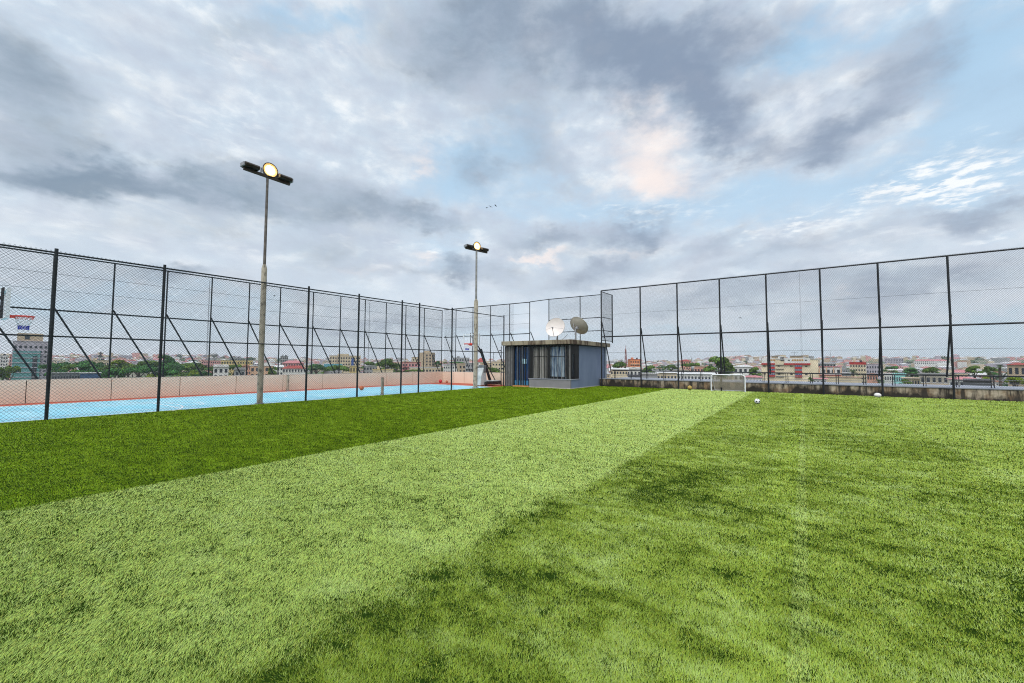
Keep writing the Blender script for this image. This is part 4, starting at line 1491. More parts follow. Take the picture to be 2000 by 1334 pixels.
# ---- left side, seen over the long parapet
def teal_extra(t, w, d, h):
    MB().box(-w / 2 + 0.3, w * 0.28, -d / 2 - 0.7, -d / 2 - 0.05, -2, h - 6.0).build('facade_screen', C_TEAL, t)
    for k in range(15):
        z = h - 7.2 - k * 2.9
        MB().box(-w / 2 + 0.2, w / 2, -d / 2 - 0.95, -d / 2 - 0.72, z - 0.25, z + 0.25).build('floor_edge', C_LILAC, t)
    MB().box(w * 0.07, w * 0.20, -d / 2 - 0.9, -d / 2 - 0.71, h - 30, h - 9).build('glass_strip', C_WIN, t)
    MB().box(-w / 2 + 1.5, -w / 2 + 12, -d / 2 + 1, d / 2 - 2, h + 0.31, h + 5.0).build('roof_block', C_TAN, t)
    MB().box(-w / 2 + 4.5, -w / 2 + 6.5, -d / 2 + 0.9, -d / 2 + 0.98, h + 1.2, h + 3.5).build('window', C_WIN, t)


block('office_tower', 'tall office tower with teal mesh screens, highest building on the left skyline', 'building', (26, 96, 667, 390), C_LILAC,
      roofm=C_LILAC, ratio=0.5, win=(12, 7, 3.0, 1.8, 1.4, 3.4, dict(skip=lambda f, c: f > 1 and c < 5)), build_extra=teal_extra)
block('apartment_block', 'narrow pink block on the skyline left of the teal tower', 'building', (19, 31, 693, 620), C_PINKW, roofm=C_REDT, win=(4, 3, 3.2, 1.4, 1.6, 2.6))
block('apartment_block', 'white block at the far left edge of the skyline', 'building', (-8, 16, 694, 640), C_WHITE, win=(4, 5, 3.2, 1.5, 1.6, 2.6), tank=True)
block('warehouse', 'long low grey shed with dark glazing behind the parapet right of the teal tower', 'shed', (101, 157, 729, 250), C_DGREY, roofm=C_ROOFG, ratio=0.5, win=(1, 10, 3, 1.4, 1.6, 2.0))
block('warehouse', 'low dark-blue shed next to the long grey shed', 'shed', (157, 197, 729, 245), C_ROOFB, roofm=C_ROOFL, ratio=0.6, win=(1, 4, 3, 1.6, 1.2, 2.4))
block('apartment_block', 'beige block among trees right of the teal tower', 'building', (174, 213, 704, 470), C_CREAM, roofm=C_CREAM, win=(4, 8, 3.2, 1.4, 1.5, 2.6), tank=True)


def pagoda(t, w, d, h):
    for k, (r_, z) in enumerate(((0.75, 0.3), (0.5, 2.6))):
        MB().add([(-w * r_, -d * r_, h + z), (w * r_, -d * r_, h + z), (w * r_, d * r_, h + z), (-w * r_, d * r_, h + z), (0, 0, h + z + 2.2)],
                 [(0, 1, 4), (1, 2, 4), (2, 3, 4), (3, 0, 4), (3, 2, 1, 0)]).build('tier_roof', C_ROOFD, t)


block('roof_tower', 'small tower with a tiered dark roof above the trees on the left', 'tower', (192, 200, 697, 520), C_WHITE, roofm=C_ROOFD, ratio=1, win=(3, 2, 3, 1.6, 1.8, 2.4), build_extra=pagoda)
block('house', 'pale gabled house with tall arched front among the trees', 'house', (417, 447, 712, 250), C_WHITE, roof='gable_front', roofm=C_ROOFL, pitch=0.20, win=(2, 3, 3.0, 1.4, 1.8, 1.8))
block('house', 'small grey gabled house right of the pale arched house', 'house', (458, 480, 718, 240), C_GREY, roof='gable_front', roofm=C_ROOFG, pitch=0.22, win=(1, 2, 3.0, 1.0, 1.4, 1.8))
block('house', 'rust-coloured house partly hidden by a tree left of the nearest pole', 'house', (473, 492, 712, 330), C_SALMON, roof='hip', roofm=C_ROOFRUST, win=(2, 3, 3, 1.2, 1.5, 1.6))
block('house', 'long peach house with a deep shaded veranda just right of the nearest pole', 'house', (489, 535, 715, 250), C_PEACH, roofm=C_ROOFL, ratio=0.5, win=(2, 5, 3.1, 2.2, 1.6, 1.8))
block('apartment_block', 'square grey block standing up behind the pink buildings', 'building', (548, 563, 696, 520), C_GREY, roofm=C_DGREY, ratio=0.9, win=(4, 4, 3.0, 1.6, 1.4, 2.0), tank=True)
block('apartment_block', 'wide pink block with white windows behind the red-roofed house', 'building', (552, 594, 704, 360), C_PINKW, roof='hip', roofm=C_ROOFP, win=(3, 8, 3.1, 1.3, 1.4, 1.5, dict(mframe=C_FRAME)), ratio=0.5)
block('house', 'white house with a bright red roof over the parapet', 'house', (552, 598, 714, 260), C_WHITE, roof='hip', roofm=C_ROOFR, win=(2, 8, 2.9, 1.1, 1.3, 1.2, dict(mframe=C_FRAME)), ratio=0.5)
block('house', 'white house with a grey roof left of the red-roofed house', 'house', (528, 553, 713, 300), C_WHITE, roof='gable', roofm=C_ROOFL, win=(2, 4, 2.9, 1.2, 1.4, 1.3), ratio=0.6)
block('apartment_block', 'long sand-coloured terrace on the skyline left of the nearest pole', 'building', (432, 494, 704, 470), C_YELLOW, roofm=C_CREAM, win=(3, 12, 3.1, 1.4, 1.5, 2.2), ratio=0.35)
block('apartment_block', 'pinkish terrace on the skyline behind the arched house', 'building', (394, 432, 704, 560), C_PINKW, roofm=C_CREAM, win=(3, 9, 3.1, 1.4, 1.5, 2.2), ratio=0.4)
block('apartment_block', 'grey flat block on the skyline above the sand-coloured terrace', 'building', (448, 474, 699, 720), C_GREY, roofm=C_GREY, win=(3, 8, 3.1, 1.6, 1.6, 2.2), ratio=0.5, tank=True)


def blue_stripe(t, w, d, h):
    MB().box(w * 0.20, w * 0.27, -d / 2 - 0.25, -d / 2 - 0.06, -1, h - 2.5).build('stair_strip', C_STRIPE, t)
    MB().box(-w * 0.28, -w * 0.24, -d / 2 - 0.6, -d / 2 - 0.06, -1, h - 0.5).build('pier', C_TAN, t)
    MB().box(-w * 0.25, w * 0.12, -d / 2 + 1, d / 2 - 1, h + 0.31, h + 1.9).build('roof_block', C_CREAM, t)


block('apartment_block', 'wide beige apartment block with a vertical blue stripe', 'building', (644, 705, 695, 430), C_CREAM, roofm=C_TAN, ratio=0.45, win=(6, 12, 3.0, 1.4, 1.5, 2.2), build_extra=blue_stripe)
block('house', 'small yellow block with dark slots in front of the blue-striped apartments', 'building', (683, 700, 715, 270), C_YELLOW, roofm=C_CREAM, ratio=0.8, win=(2, 3, 3.0, 0.7, 2.2, 2.2))
block('house', 'teal-roofed hall behind the dark tree left of the yellow block', 'shed', (634, 668, 711, 380), C_GREY, roof='gable', roofm=mat('teal_roof', (0.03, 0.15, 0.17), 0.6), ratio=0.6, win=(1, 5, 3, 1.5, 1.4, 2.0))
block('house', 'low grey block with shaded openings right of the yellow block', 'building', (710, 744, 715, 310), C_GREY, roofm=C_ROOFL, ratio=0.5, win=(3, 6, 3.0, 1.6, 1.5, 1.8))
block('house', 'low ochre house with a notched roof behind the big round tree', 'house', (728, 768, 722, 240), C_CREAM, roofm=C_YELLOW, ratio=0.5, win=(1, 5, 3.0, 1.4, 1.4, 2.2), tank=True)
block('house', 'stepped pink-red house left of the tan tower', 'house', (785, 822, 708, 340), C_PINKW, roofm=C_ROOFR, ratio=0.5, win=(3, 6, 2.9, 1.4, 1.4, 2.0), balcony=(2, 2.9, 2.9, C_ROOFP))
block('house', 'low cream house with rows of shutters below the tan tower', 'house', (800, 862, 718, 260), C_CREAM, roofm=C_ROOFL, ratio=0.4, win=(2, 10, 3.0, 1.2, 1.2, 1.8))


def tan_tower(t, w, d, h):
    MB().box(-w * 0.02, w * 0.0, -d / 2 - 0.4, -d / 2 - 0.06, -1, h).build('pier', C_CREAM, t)
    MB().box(-w * 0.2, w * 0.2, -d * 0.2, d * 0.2, h + 0.31, h + 2.0).build('roof_block', C_TAN, t)


block('tower_block', 'tall tan tower block left of the far court corner', 'building', (818, 850, 689, 420), C_TAN, roofm=C_CREAM, yaw=-25, ratio=0.55, build_extra=tan_tower,
      win=(7, 4, 3.0, 1.5, 1.8, 2.6, dict(side=1, ncs=3, skip=lambda f, c: c < 2)))
block('apartment_block', 'lower cream wing at the left foot of the tan tower', 'building', (804, 819, 698, 425), C_CREAM, roofm=C_TAN, ratio=0.8, win=(5, 2, 3.0, 0.9, 1.8, 2.4))
block('apartment_block', 'dark-roofed concrete block right of the court corner', 'building', (886, 917, 699, 430), C_GREY, roofm=C_DGREY, ratio=0.5, win=(4, 6, 3.0, 1.8, 1.6, 2.2), tank=True)
block('apartment_block', 'sand-coloured block with a blank side wall near the far floodlight', 'building', (892, 910, 710, 290), C_TAN, roofm=C_CREAM, yaw=20, ratio=0.8, win=(3, 2, 3.0, 1.2, 1.6, 2.4))
block('apartment_block', 'grey block of stacked balconies left of the far floodlight', 'building', (909, 930, 709, 280), C_GREY, roofm=C_WHITE, ratio=0.6, win=(4, 4, 2.7, 1.6, 1.5, 1.8, dict(mframe=C_FRAME)), balcony=(3, 2.7, 3.0, C_GREY))
block('house', 'house with a steep dark-red roof behind the far hoop', 'house', (930, 949, 699, 380), C_WHITE, roof='hip', roofm=C_ROOFR, pitch=0.55, ratio=0.8, win=(2, 3, 3.0, 1.3, 1.5, 1.6))
block('house', 'plain tan house behind the slanted hoop pole', 'house', (938, 962, 709, 300), C_TAN, roofm=C_CREAM, ratio=0.6, win=(2, 3, 3.0, 1.2, 1.4, 2.0))
block('apartment_block', 'cream apartments with small windows just left of the kiosk', 'building', (961, 990, 707, 300), C_CREAM, roofm=C_TAN, ratio=0.6, win=(4, 5, 2.8, 1.2, 1.2, 1.9))
block('apartment_block', 'white four-storey block beyond the court corner', 'building', (866, 892, 713, 300), C_WHITE, roofm=C_ROOFG, ratio=0.5, win=(3, 6, 2.8, 1.4, 1.3, 1.8))

# ---- right side, seen over the low wall
block('apartment_block', 'orange block with red-topped bays right of the kiosk', 'building', (1226, 1253, 702, 420), C_ORANGE, roofm=C_REDT, ratio=0.7, yaw=15, win=(5, 5, 3.0, 1.6, 1.4, 2.4, dict(side=1, ncs=2)), tank=True, balcony=(2, 3.0, 4.0, C_PEACH))
block('house', 'pale yellow low house at the foot of the kiosk corner', 'house', (1192, 1226, 719, 190), C_CREAM, roof='gable', roofm=C_ROOFL, ratio=0.5, pitch=0.15, win=(2, 6, 2.6, 1.0, 1.0, 1.5))
block('house', 'white gabled house with dark tall windows below the orange block', 'house', (1223, 1252, 717, 200), C_WHITE, roof='gable_front', roofm=C_ROOFG, pitch=0.16, ratio=0.7, win=(2, 4, 3.0, 1.1, 1.8, 2.0))
block('shed', 'dark-roofed shed right below the guard rail by the kiosk', 'shed', (1226, 1258, 734, 120), C_DGREY, roofm=C_ROOFD, ratio=0.5)


def ribbed(t, w, d, h):
    for k in range(8):
        x = -w / 2 + (k + 0.5) * w / 8
        MB().box(x - 0.12, x + 0.12, -d / 2 - 0.3, d / 2, h + 0.303, h + 0.42).build('roof_rib', C_DGREY, t)


block('shed', 'striped grey metal shed roof left of the goal', 'shed', (1253, 1284, 731, 110), C_GREY, roof='flat', roofm=C_ROOFL, ratio=1.2, build_extra=ribbed)
block('house', 'low house with shaded shopfronts under a long pale roof', 'house', (1283, 1322, 726, 150), C_CREAM, roof='gable', roofm=C_ROOFL, ratio=0.5, pitch=0.12, win=(2, 6, 2.5, 1.6, 1.2, 1.6))
block('shed', 'long pale metal-roofed hall behind the goal', 'shed', (1322, 1402, 727, 170), C_WHITE, roof='gable', roofm=C_ROOFL, ratio=0.35, pitch=0.14, win=(2, 12, 2.4, 1.2, 1.0, 1.4))
block('house', 'terracotta tower-like house on the skyline left of the big tree', 'house', (1329, 1349, 702, 520), C_SALMON, roof='hip', roofm=C_ROOFR, ratio=0.7, win=(3, 4, 3.0, 1.5, 1.5, 1.8))
block('house', 'salmon house with a bare side wall just left of the big tree', 'house', (1356, 1378, 716, 240), C_SALMON, roofm=C_TAN, ratio=0.7, yaw=-20, win=(1, 3, 2.9, 1.1, 1.3, 2.0))
block('house', 'pinkish-white two-storey villa right of the big tree', 'house', (1432, 1470, 713, 200), C_WHITE, roof='hip', roofm=C_ROOFL, ratio=0.6, pitch=0.16, win=(3, 4, 3.1, 1.8, 1.3, 1.6))
block('house', 'low house with a pink roof left of the red and cream block', 'house', (1450, 1488, 733, 150), C_WHITE, roof='hip', roofm=C_ROOFP, ratio=0.6, pitch=0.2, win=(1, 6, 2.5, 1.0, 1.1, 1.3))


def redcream(t, w, d, h):
    f = -d / 2
    u = w / 111.0                                   # one photograph pixel on this facade

    def X(px):
        return (px - 1540.5) * u

    def Z(py):
        return h - (py - 702.0) * u
    for (a, b_, bx0, bx1, ax0, ax1, tx0, tx1) in ((1485.2, 1513, 1498.5, 1512.5, 1504, 1514, 1504, 1521), (1531, 1581.5, 1552, 1565.5, 1546, 1569, 1541, 1570)):
        MB().box(X(a), X(b_), f - 0.75, f - 0.05, Z(714.5), Z(711)).build('red_cornice', C_REDT, t)
        MB().box(X(a + 1), X(b_ - 1), f - 0.55, f - 0.05, Z(710.9), h + 0.5).build('attic', C_WHITE, t)
        ar = MB()
        n = 5 if ax1 - ax0 > 15 else 2
        for q in range(n):
            x0, x1 = X(ax0 + (ax1 - ax0) * q / n + 0.6), X(ax0 + (ax1 - ax0) * (q + 1) / n - 0.6)
            ar.box(x0, x1, f - 0.62, f - 0.56, Z(705.5), Z(701.8))
        ar.build('arcade', C_WINO, t)
        for q in (ax0 - 5, ax1 + 4):
            if a + 2 < q < b_ - 2:
                MB().box(X(q) - 0.35, X(q) + 0.35, f - 0.60, f - 0.56, Z(705), Z(702.8)).build('window', C_WIN, t)
        MB().box(X(tx0 + 2), X(tx1 - 2), f + 0.8, f + 4, h + 0.51, h + 1.3).build('roof_pavilion', C_TAN, t)
        MB().box(X(tx0), X(tx1), f + 0.4, f + 4.4, h + 1.302, h + 1.6).build('pavilion_roof', C_ROOFG, t)
        for r0, r1 in ((719.4, 724.2), (728.8, 733.6), (739, 743.5)):
            MB().box(X(bx0), X(bx1), f - 0.6, f - 0.05, Z(r1), Z(r0)).build('red_panel', C_REDT, t)
        for r0, r1 in ((715.6, 719.2), (724.6, 728.0), (735, 738.6)):
            MB().box(X(bx0), X(bx1), f - 0.5, f - 0.05, Z(r1), Z(r0)).build('bay_wall', C_WHITE, t)
            for q in range(4):
                xx = X(bx0 + (bx1 - bx0) * (q + 0.5) / 4)
                MB().box(xx - 0.26, xx + 0.26, f - 0.56, f - 0.505, Z(r1) + 0.1, Z(r0) - 0.1).build('window', C_WINB, t)
        for r0 in (716.5, 735.5):
            for q in (bx0 - 7, bx1 + 8):
                if 1487 < q < 1594:
                    MB().box(X(q) - 0.42, X(q) + 0.42, f - 0.11, f - 0.05, Z(r0 + 2.4), Z(r0)).build('window', C_WIN, t)
    MB().box(X(1524), X(1531), f - 0.2, f - 0.05, Z(705), h + 0.9).build('tank_niche', C_TANK, t)
    for r0 in (714.5, 724, 734, 742):
        MB().box(X(1514), X(1531), f - 0.5, f - 0.05, Z(r0 + 0.9), Z(r0)).build('balcony_slab', C_DGREY, t)
    MB().tube([(X(1552), f + 2, h + 1.6), (X(1552), f + 2, h + 2.9)], 0.05, 6).build('aerial', C_DGREY, t)
    MB().box(X(1545), X(1560), f + 1.9, f + 2.1, h + 2.9, h + 3.0).build('aerial_bar', C_DGREY, t)


block('apartment_block', 'cream apartment block with red bays and red cornices right of the goal', 'building', (1485, 1596, 702, 205), paint('cream_yellow_wall', (0.72, 0.61, 0.43)), roofm=C_WHITE, ratio=0.4, build_extra=redcream)
block('house', 'yellow box house peeking out behind the red and cream block', 'house', (1580, 1595, 702, 330), C_YELLOW, roof='flat', roofm=C_ROOFRUST, ratio=0.7, win=(1, 2, 3, 1.0, 1.2, 1.6))


def veranda(t, w, d, h):
    f = -d / 2
    for k in range(2):
        z = h - 3.0 - 2.9 * k
        MB().box(-w / 2, w / 2, f - 1.3, f - 0.05, z - 0.25, z).build('balcony_slab', C_REDT, t)
        MB().box(-w / 2, w / 2, f - 1.3, f - 1.2, z + 0.01, z + 0.7).build('balcony_wall', C_WHITE, t)
    for q in range(5):
        x = -w / 2 + (q + 0.06) * w / 4.15
        MB().box(x, x + 0.35, f - 1.18, f - 0.85, 0, h).build('column', C_PEACH, t)


block('house', 'white house with red-edged balconies right of the red and cream block', 'house', (1584, 1642, 717, 210), C_WHITE, roof='flat', roofm=C_ROOFP, ratio=0.5, win=(2, 6, 2.9, 1.5, 1.4, 1.7), build_extra=veranda)
block('apartment_block', 'dark-grey roofed building on the slope behind the balconied house', 'building', (1597, 1632, 708, 340), C_GREY, roof='hip', roofm=C_ROOFG, ratio=0.5, pitch=0.15, win=(2, 6, 2.9, 1.4, 1.4, 1.4))
block('boundary_wall', 'long cream yard wall with orange gate pier below the balconied house', 'wall', (1612, 1682, 737, 170), C_CREAM, roofm=C_PEACH, ratio=0.06, band=[(2.2, 0.15, C_REDT)])
block('house', 'white and red low house at the left end of the cream yard wall', 'house', (1588, 1614, 738, 160), C_WHITE, roof='gable', roofm=C_ROOFP, ratio=0.5, pitch=0.2, win=(1, 4, 2.5, 1.0, 1.0, 1.2))
block('apartment_block', 'yellow block of four storeys with a red crown on the hillside', 'building', (1659, 1691, 708, 400), C_CREAM, roofm=C_REDT, ratio=0.7, win=(5, 6, 3.0, 1.1, 1.2, 2.6), band=[(0.0, 1.5, C_REDT)], tank=True)
block('apartment_block', 'pale pink-grey block right of the red-crowned one', 'building', (1692, 1722, 711, 380), C_LILAC, roofm=C_PINKW, ratio=0.6, win=(4, 6, 3.0, 1.3, 1.4, 2.2))
block('house', 'grey roofed house left of the palms', 'house', (1638, 1662, 727, 210), C_GREY, roof='gable', roofm=C_ROOFG, ratio=0.6, win=(2, 4, 2.7, 1.2, 1.2, 1.4))
block('house', 'small red-eaved house between the two nearest palms', 'house', (1693, 1714, 729, 230), C_SALMON, roof='hip', roofm=C_ROOFRUST, ratio=0.7, win=(1, 4, 2.7, 1.1, 1.3, 1.3))
block('house', 'white house with a turquoise wing under the guard rail', 'house', (1727, 1746, 730, 200), C_WHITE, roofm=C_ROOFL, ratio=0.6, win=(2, 4, 2.7, 1.2, 1.2, 1.6))
block('house', 'turquoise two-storey house right of the white one', 'house', (1745, 1768, 731, 195), C_CYAN, roofm=C_CYAN, ratio=0.6, win=(2, 5, 2.7, 1.2, 1.2, 1.6))
block('house', 'low long house with a sandy roof behind the shrubs', 'house', (1764, 1796, 737, 170), C_CREAM, roof='gable', roofm=paint('sandy_roof', (0.48, 0.36, 0.25)), ratio=0.45, pitch=0.15, win=(1, 6, 2.5, 1.0, 1.0, 1.2))
block('apartment_block', 'unfinished grey concrete block with open dark bays under the right fence', 'building', (1796, 1852, 731, 165), paint('raw_concrete_wall', (0.36, 0.33, 0.27), 0.4), roofm=C_GREY, ratio=0.5, win=(3, 5, 2.6, 1.9, 1.3, 1.6, dict(mframe=C_FRAME)), balcony=(2, 2.6, 2.6, C_TAN))
block('house', 'house with a broad pink sheet roof left of the dark shed', 'house', (1853, 1912, 736, 150), C_WHITE, roof='hip', roofm=C_ROOFP, ratio=0.7, pitch=0.18, win=(1, 6, 2.5, 1.1, 1.1, 1.2))
block('shed', 'dark gabled shed with red barge boards at the foot of the right fence', 'shed', (1880, 1936, 740, 105), C_DGREY, roof='gable_front', roofm=C_ROOFD, ratio=0.6, pitch=0.11)
block('house', 'brick house with a dark red roof at the far right edge', 'house', (1966, 2030, 709, 190), C_TAN, roof='hip', roofm=C_ROOFR, ratio=0.6, pitch=0.14, win=(3, 5, 3.0, 1.6, 1.8, 1.8), balcony=(2, 3.0, 3.2, C_GREY))
block('apartment_block', 'lilac school-like block with stepped roofs on the ridge', 'building', (1727, 1764, 699, 1250), C_LILAC, roofm=mat('purple_roof', (0.20, 0.12, 0.22), 0.8), ratio=0.4, win=(3, 12, 3.2, 2.0, 1.8, 3.0))
block('apartment_block', 'long white-roofed building on the ridge right of the lilac block', 'building', (1785, 1850, 702, 1150), C_WHITE, roof='hip', roofm=C_ROOFP, ratio=0.2, pitch=0.3, win=(2, 16, 3.2, 1.8, 1.6, 2.2))


# ---- masts and tanks
def lattice(name, label, x, ytop, rng, wb, m, red=False):
    p = at_range(x, ytop, rng)
    zb = tz(p.x, p.y)
    t = thing(name, label, 'mast', (p.x, p.y, zb))
    h = p.z - zb
    mb = MB()
    n = max(6, int(h / (wb * 2.2)))
    for s0, s1 in ((-1, -1), (1, -1), (1, 1), (-1, 1)):
        mb.bar((s0 * wb / 2, s1 * wb / 2, 0), (s0 * wb * 0.12, s1 * wb * 0.12, h), wb * 0.10)
    for k in range(n):
        a, b_ = k / n, (k + 1) / n
        wa, wb2 = wb / 2 * (1 - 0.76 * a), wb / 2 * (1 - 0.76 * b_)
        sg = 1 if k % 2 else -1
        for yy in (-1, 1):
            mb.bar((-wa * sg, yy * wa, h * a), (wb2 * sg, yy * wb2, h * b_), wb * 0.07)
            mb.bar((yy * wa, -wa * sg, h * a), (yy * wb2, wb2 * sg, h * b_), wb * 0.07)
    mb.build('lattice', m, t)
    MB().tube([(0, 0, h), (0, 0, h + wb * 1.2)], wb * 0.06, 6).build('aerial', m, t)
    return t


M_MASTG = mat('mast_grey', (0.30, 0.31, 0.34), 0.6)
M_MASTR = mat('mast_red', (0.30, 0.13, 0.12), 0.6)
lattice('radio_mast', 'slender grey radio mast rising high behind the red and cream block', 1561, 532, 620, 1.6, M_MASTG)
lattice('radio_mast', 'tapering red and grey mast beside the orange block', 1222, 682, 430, 3.0, M_MASTR)
lattice('radio_mast', 'faint tall mast behind the left fence among the wood', 410, 548, 800, 1.6, M_MASTG)
lattice('radio_mast', 'faint tall mast behind the left fence above the big round tree', 722, 590, 900, 1.6, M_MASTG)
lattice('radio_mast', 'short mast on the skyline left of the kiosk', 964, 688, 700, 2.4, M_MASTG)
lattice('radio_mast', 'small mast on the skyline above the villa by the yard wall', 1622, 690, 700, 2.0, M_MASTG)
lattice('radio_mast', 'small mast on the skyline left of the big dark tree', 1351, 698, 700, 2.0, M_MASTG)


def water_tower(label, x, ytop, rng):
    p = at_range(x, ytop, rng)
    zb = tz(p.x, p.y)
    h = p.z - zb
    t = thing('water_tower', label, 'water tower', (p.x, p.y, zb))
    MB().tube([(0, 0, 0), (0, 0, h - 6)], [1.6, 1.1], 12).build('shaft', C_GREY, t)
    MB().lathe([(1.1, h - 6), (4.5, h - 3.5), (4.5, h - 0.8), (0.1, h)], 16).build('tank', C_GREY, t)


water_tower('grey water tower on the far skyline above the arched house', 418, 690, 760)


# ---- trees
def leafy(n, lobes, seed, size, flat=0.75):
    """crown of many small leaf-clump faces spread through a set of lobes"""
    rg = np.random.default_rng(seed)
    L = np.array(lobes)
    wgt = L[:, 3] ** 2
    idx = rg.choice(len(L), n, p=wgt / wgt.sum())
    d = rg.normal(size=(n, 3))
    d /= np.linalg.norm(d, axis=1)[:, None]
    d[:, 2] = np.where(d[:, 2] < -0.35, -d[:, 2] * 0.5, d[:, 2])
    rad = (0.62 + 0.42 * rg.random(n) ** 0.6)
    P = L[idx, :3] + d * (L[idx, 3] * rad)[:, None] * np.array([1, 1, flat])
    nrm = d + rg.normal(size=(n, 3)) * 0.55
    nrm /= np.linalg.norm(nrm, axis=1)[:, None]
    a = np.cross(nrm, rg.normal(size=(n, 3)))
    a /= np.linalg.norm(a, axis=1)[:, None]
    b_ = np.cross(nrm, a)
    s = size * (0.6 + 0.8 * rg.random(n))[:, None]
    q = np.stack([P - a * s, P - b_ * s * 0.55, P + a * s * 1.0, P + b_ * s * 0.6], 1).reshape(-1, 3)
    me = bpy.data.meshes.new('crown')
    me.from_pydata(q.tolist(), [], [tuple(range(4 * i, 4 * i + 4)) for i in range(n)])
    tone = 0.55 + 0.9 * rg.random(n)
    lobe_t = 0.60 + 0.8 * rg.random(len(L))
    tone *= lobe_t[idx]
    warm = rg.random(n)
    col = np.stack([0.070 + 0.060 * warm, 0.150 + 0.04 * warm, 0.028 + 0.0 * warm], 1) * tone[:, None]
    C = np.ones((n * 4, 4), np.float32)
    C[:, :3] = np.repeat(col, 4, 0)
    ca = me.color_attributes.new('leaf', 'FLOAT_COLOR', 'POINT')
    ca.data.foreach_set('color', C.ravel())
    return me


M_LEAF = mat('leaves', (0.06, 0.11, 0.03), 0.6, attr='leaf', spec=0.2)
M_LEAF2 = mat('blue_green_leaves', (0.06, 0.11, 0.03), 0.6, attr='leaf', spec=0.2, col2=(0.55, 0.95, 1.3), lo=-1.0, hi=-0.5)
M_LEAF3 = mat('yellow_green_leaves', (0.06, 0.11, 0.03), 0.6, attr='leaf', spec=0.2, col2=(1.9, 1.5, 0.8), lo=-1.0, hi=-0.5)
M_BARK = mat('bark', (0.10, 0.08, 0.06), 0.9, var=0.4, scale=2)


def lobes_of(kind, seed):
    rg = random.Random(seed)
    L = []
    if kind == 'dome':
        for k in range(16):
            a = rg.uniform(0, 6.28)
            r_ = rg.uniform(0.15, 0.68)
            L.append((r_ * math.cos(a), r_ * math.sin(a), 0.10 + 0.62 * (1 - (r_ / 0.75) ** 2) + rg.uniform(-0.12, 0.08), rg.uniform(0.20, 0.34)))
    elif kind == 'umbrella':
        for k in range(16):
            a = rg.uniform(0, 6.28)
            r_ = rg.uniform(0.1, 0.8)
            L.append((r_ * math.cos(a), r_ * math.sin(a), 0.42 + 0.16 * (1 - r_) + rg.uniform(-0.08, 0.08), rg.uniform(0.16, 0.28)))
    else:
        for k in range(14):
            a = rg.uniform(0, 6.28)
            r_ = rg.uniform(0.05, 0.5)
            L.append((r_ * math.cos(a), r_ * math.sin(a), rg.uniform(0.1, 0.95), rg.uniform(0.20, 0.34)))
    return L


CROWNS = {}
for i, (kd, n) in enumerate((('dome', 3600), ('dome', 3000), ('umbrella', 3000), ('tall', 2600), ('dome', 1800))):
    CROWNS[i] = leafy(n, lobes_of(kd, 40 + i), 60 + i, 0.055)
    CROWNS[i].materials.append(M_LEAF)
def trunk_mesh(below, above, w):
    mb = MB()
    r_ = max(0.18, 0.05 * w)
    mb.tube([(0, 0, -below), (0.1 * r_, 0, -below * 0.4), (0, 0.1 * r_, above * 0.15)], [r_ * 1.3, r_, r_ * 0.7], 8)
    for a in (0.4, 2.2, 4.1, 5.3):
        mb.tube([(0, 0, -0.1 * below), (0.14 * w * math.cos(a), 0.14 * w * math.sin(a), above * 0.15), (0.24 * w * math.cos(a), 0.24 * w * math.sin(a), above * 0.42)], [r_ * 0.6, r_ * 0.4, r_ * 0.2], 6)
    return mb.mesh('trunk', M_BARK)


def tree(label, x0, x1, ytop, ybot, rng, kind=0, leaf=None, group=None, name='tree', rz=0.0):
    """crown spans pixels x0..x1, ytop..ybot at range rng; the trunk runs down to the ground"""
    xm = (x0 + x1) / 2
    p = at_range(xm, ytop, rng)
    q = at_range(xm, ybot, rng)
    w = (at_range(x1, ytop, rng) - at_range(x0, ytop, rng)).length
    hc = p.z - q.z
    zb = tz(p.x, p.y)
    t = thing(name, label, 'tree', (p.x, p.y, zb), rz, group)
    cr = bpy.data.objects.new('crown', CROWNS[kind])
    COL.objects.link(cr)
    cr.parent = t
    cr.location = (0, 0, q.z - zb)
    top = 1.12 if kind != 2 else 0.80
    cr.scale = (w / 1.62, w / 1.62, hc / top)
    if leaf is not None:
        cr.material_slots[0].link = 'OBJECT'
        cr.material_slots[0].material = leaf
    tr = bpy.data.objects.new('trunk', trunk_mesh(max(1.0, q.z - zb), hc * 0.9, w))
    COL.objects.link(tr)
    tr.parent = t
    tr.location = (0, 0, q.z - zb)
    return t


tree('largest dark green spreading tree above the goal on the right', 1373, 1435, 692, 730, 155, 0, rz=0.7)
tree('big round dark tree over the middle of the left parapet', 734, 776, 694, 724, 290, 1, rz=1.0)
tree('round tree just right of the kiosk beside the orange block', 1193, 1225, 702, 722, 260, 1, rz=2.0)
tree('tree below the skyline between the orange block and the pale sheds', 1254, 1286, 711, 733, 210, 0, rz=3.0)
tree('dark tree in the middle distance left of the terracotta house', 1296, 1324, 709, 723, 330, 1, rz=0.3)
tree('wide tree left of the salmon house', 1332, 1368, 707, 724, 300, 2, rz=1.3)
tree('dark tree between the villa and the red and cream block', 1461, 1488, 714, 736, 190, 0, rz=2.6)
tree('low spreading tree by the yellow block on the left', 634, 684, 711, 736, 270, 2, M_LEAF, rz=0.2)
tree('dark green tree right of the peach house', 521, 545, 716, 736, 230, 3, rz=0.9)
tree('dark tree behind the arched house', 398, 432, 711, 728, 300, 1, rz=2.2)
tree('spreading tree between the arched and the grey house', 440, 474, 710, 730, 310, 2, rz=1.9)
tree('row tree under the pink-red house left of the tan tower', 790, 830, 721, 730, 230, 2, rz=2.9)
tree('shrubby tree in front of the cream apartments by the kiosk', 944, 978, 716, 730, 230, 0, rz=0.1)
tree('flat dark tree crossing the grey block beyond the court corner', 868, 905, 706, 713, 340, 2, M_LEAF2, rz=0.8)
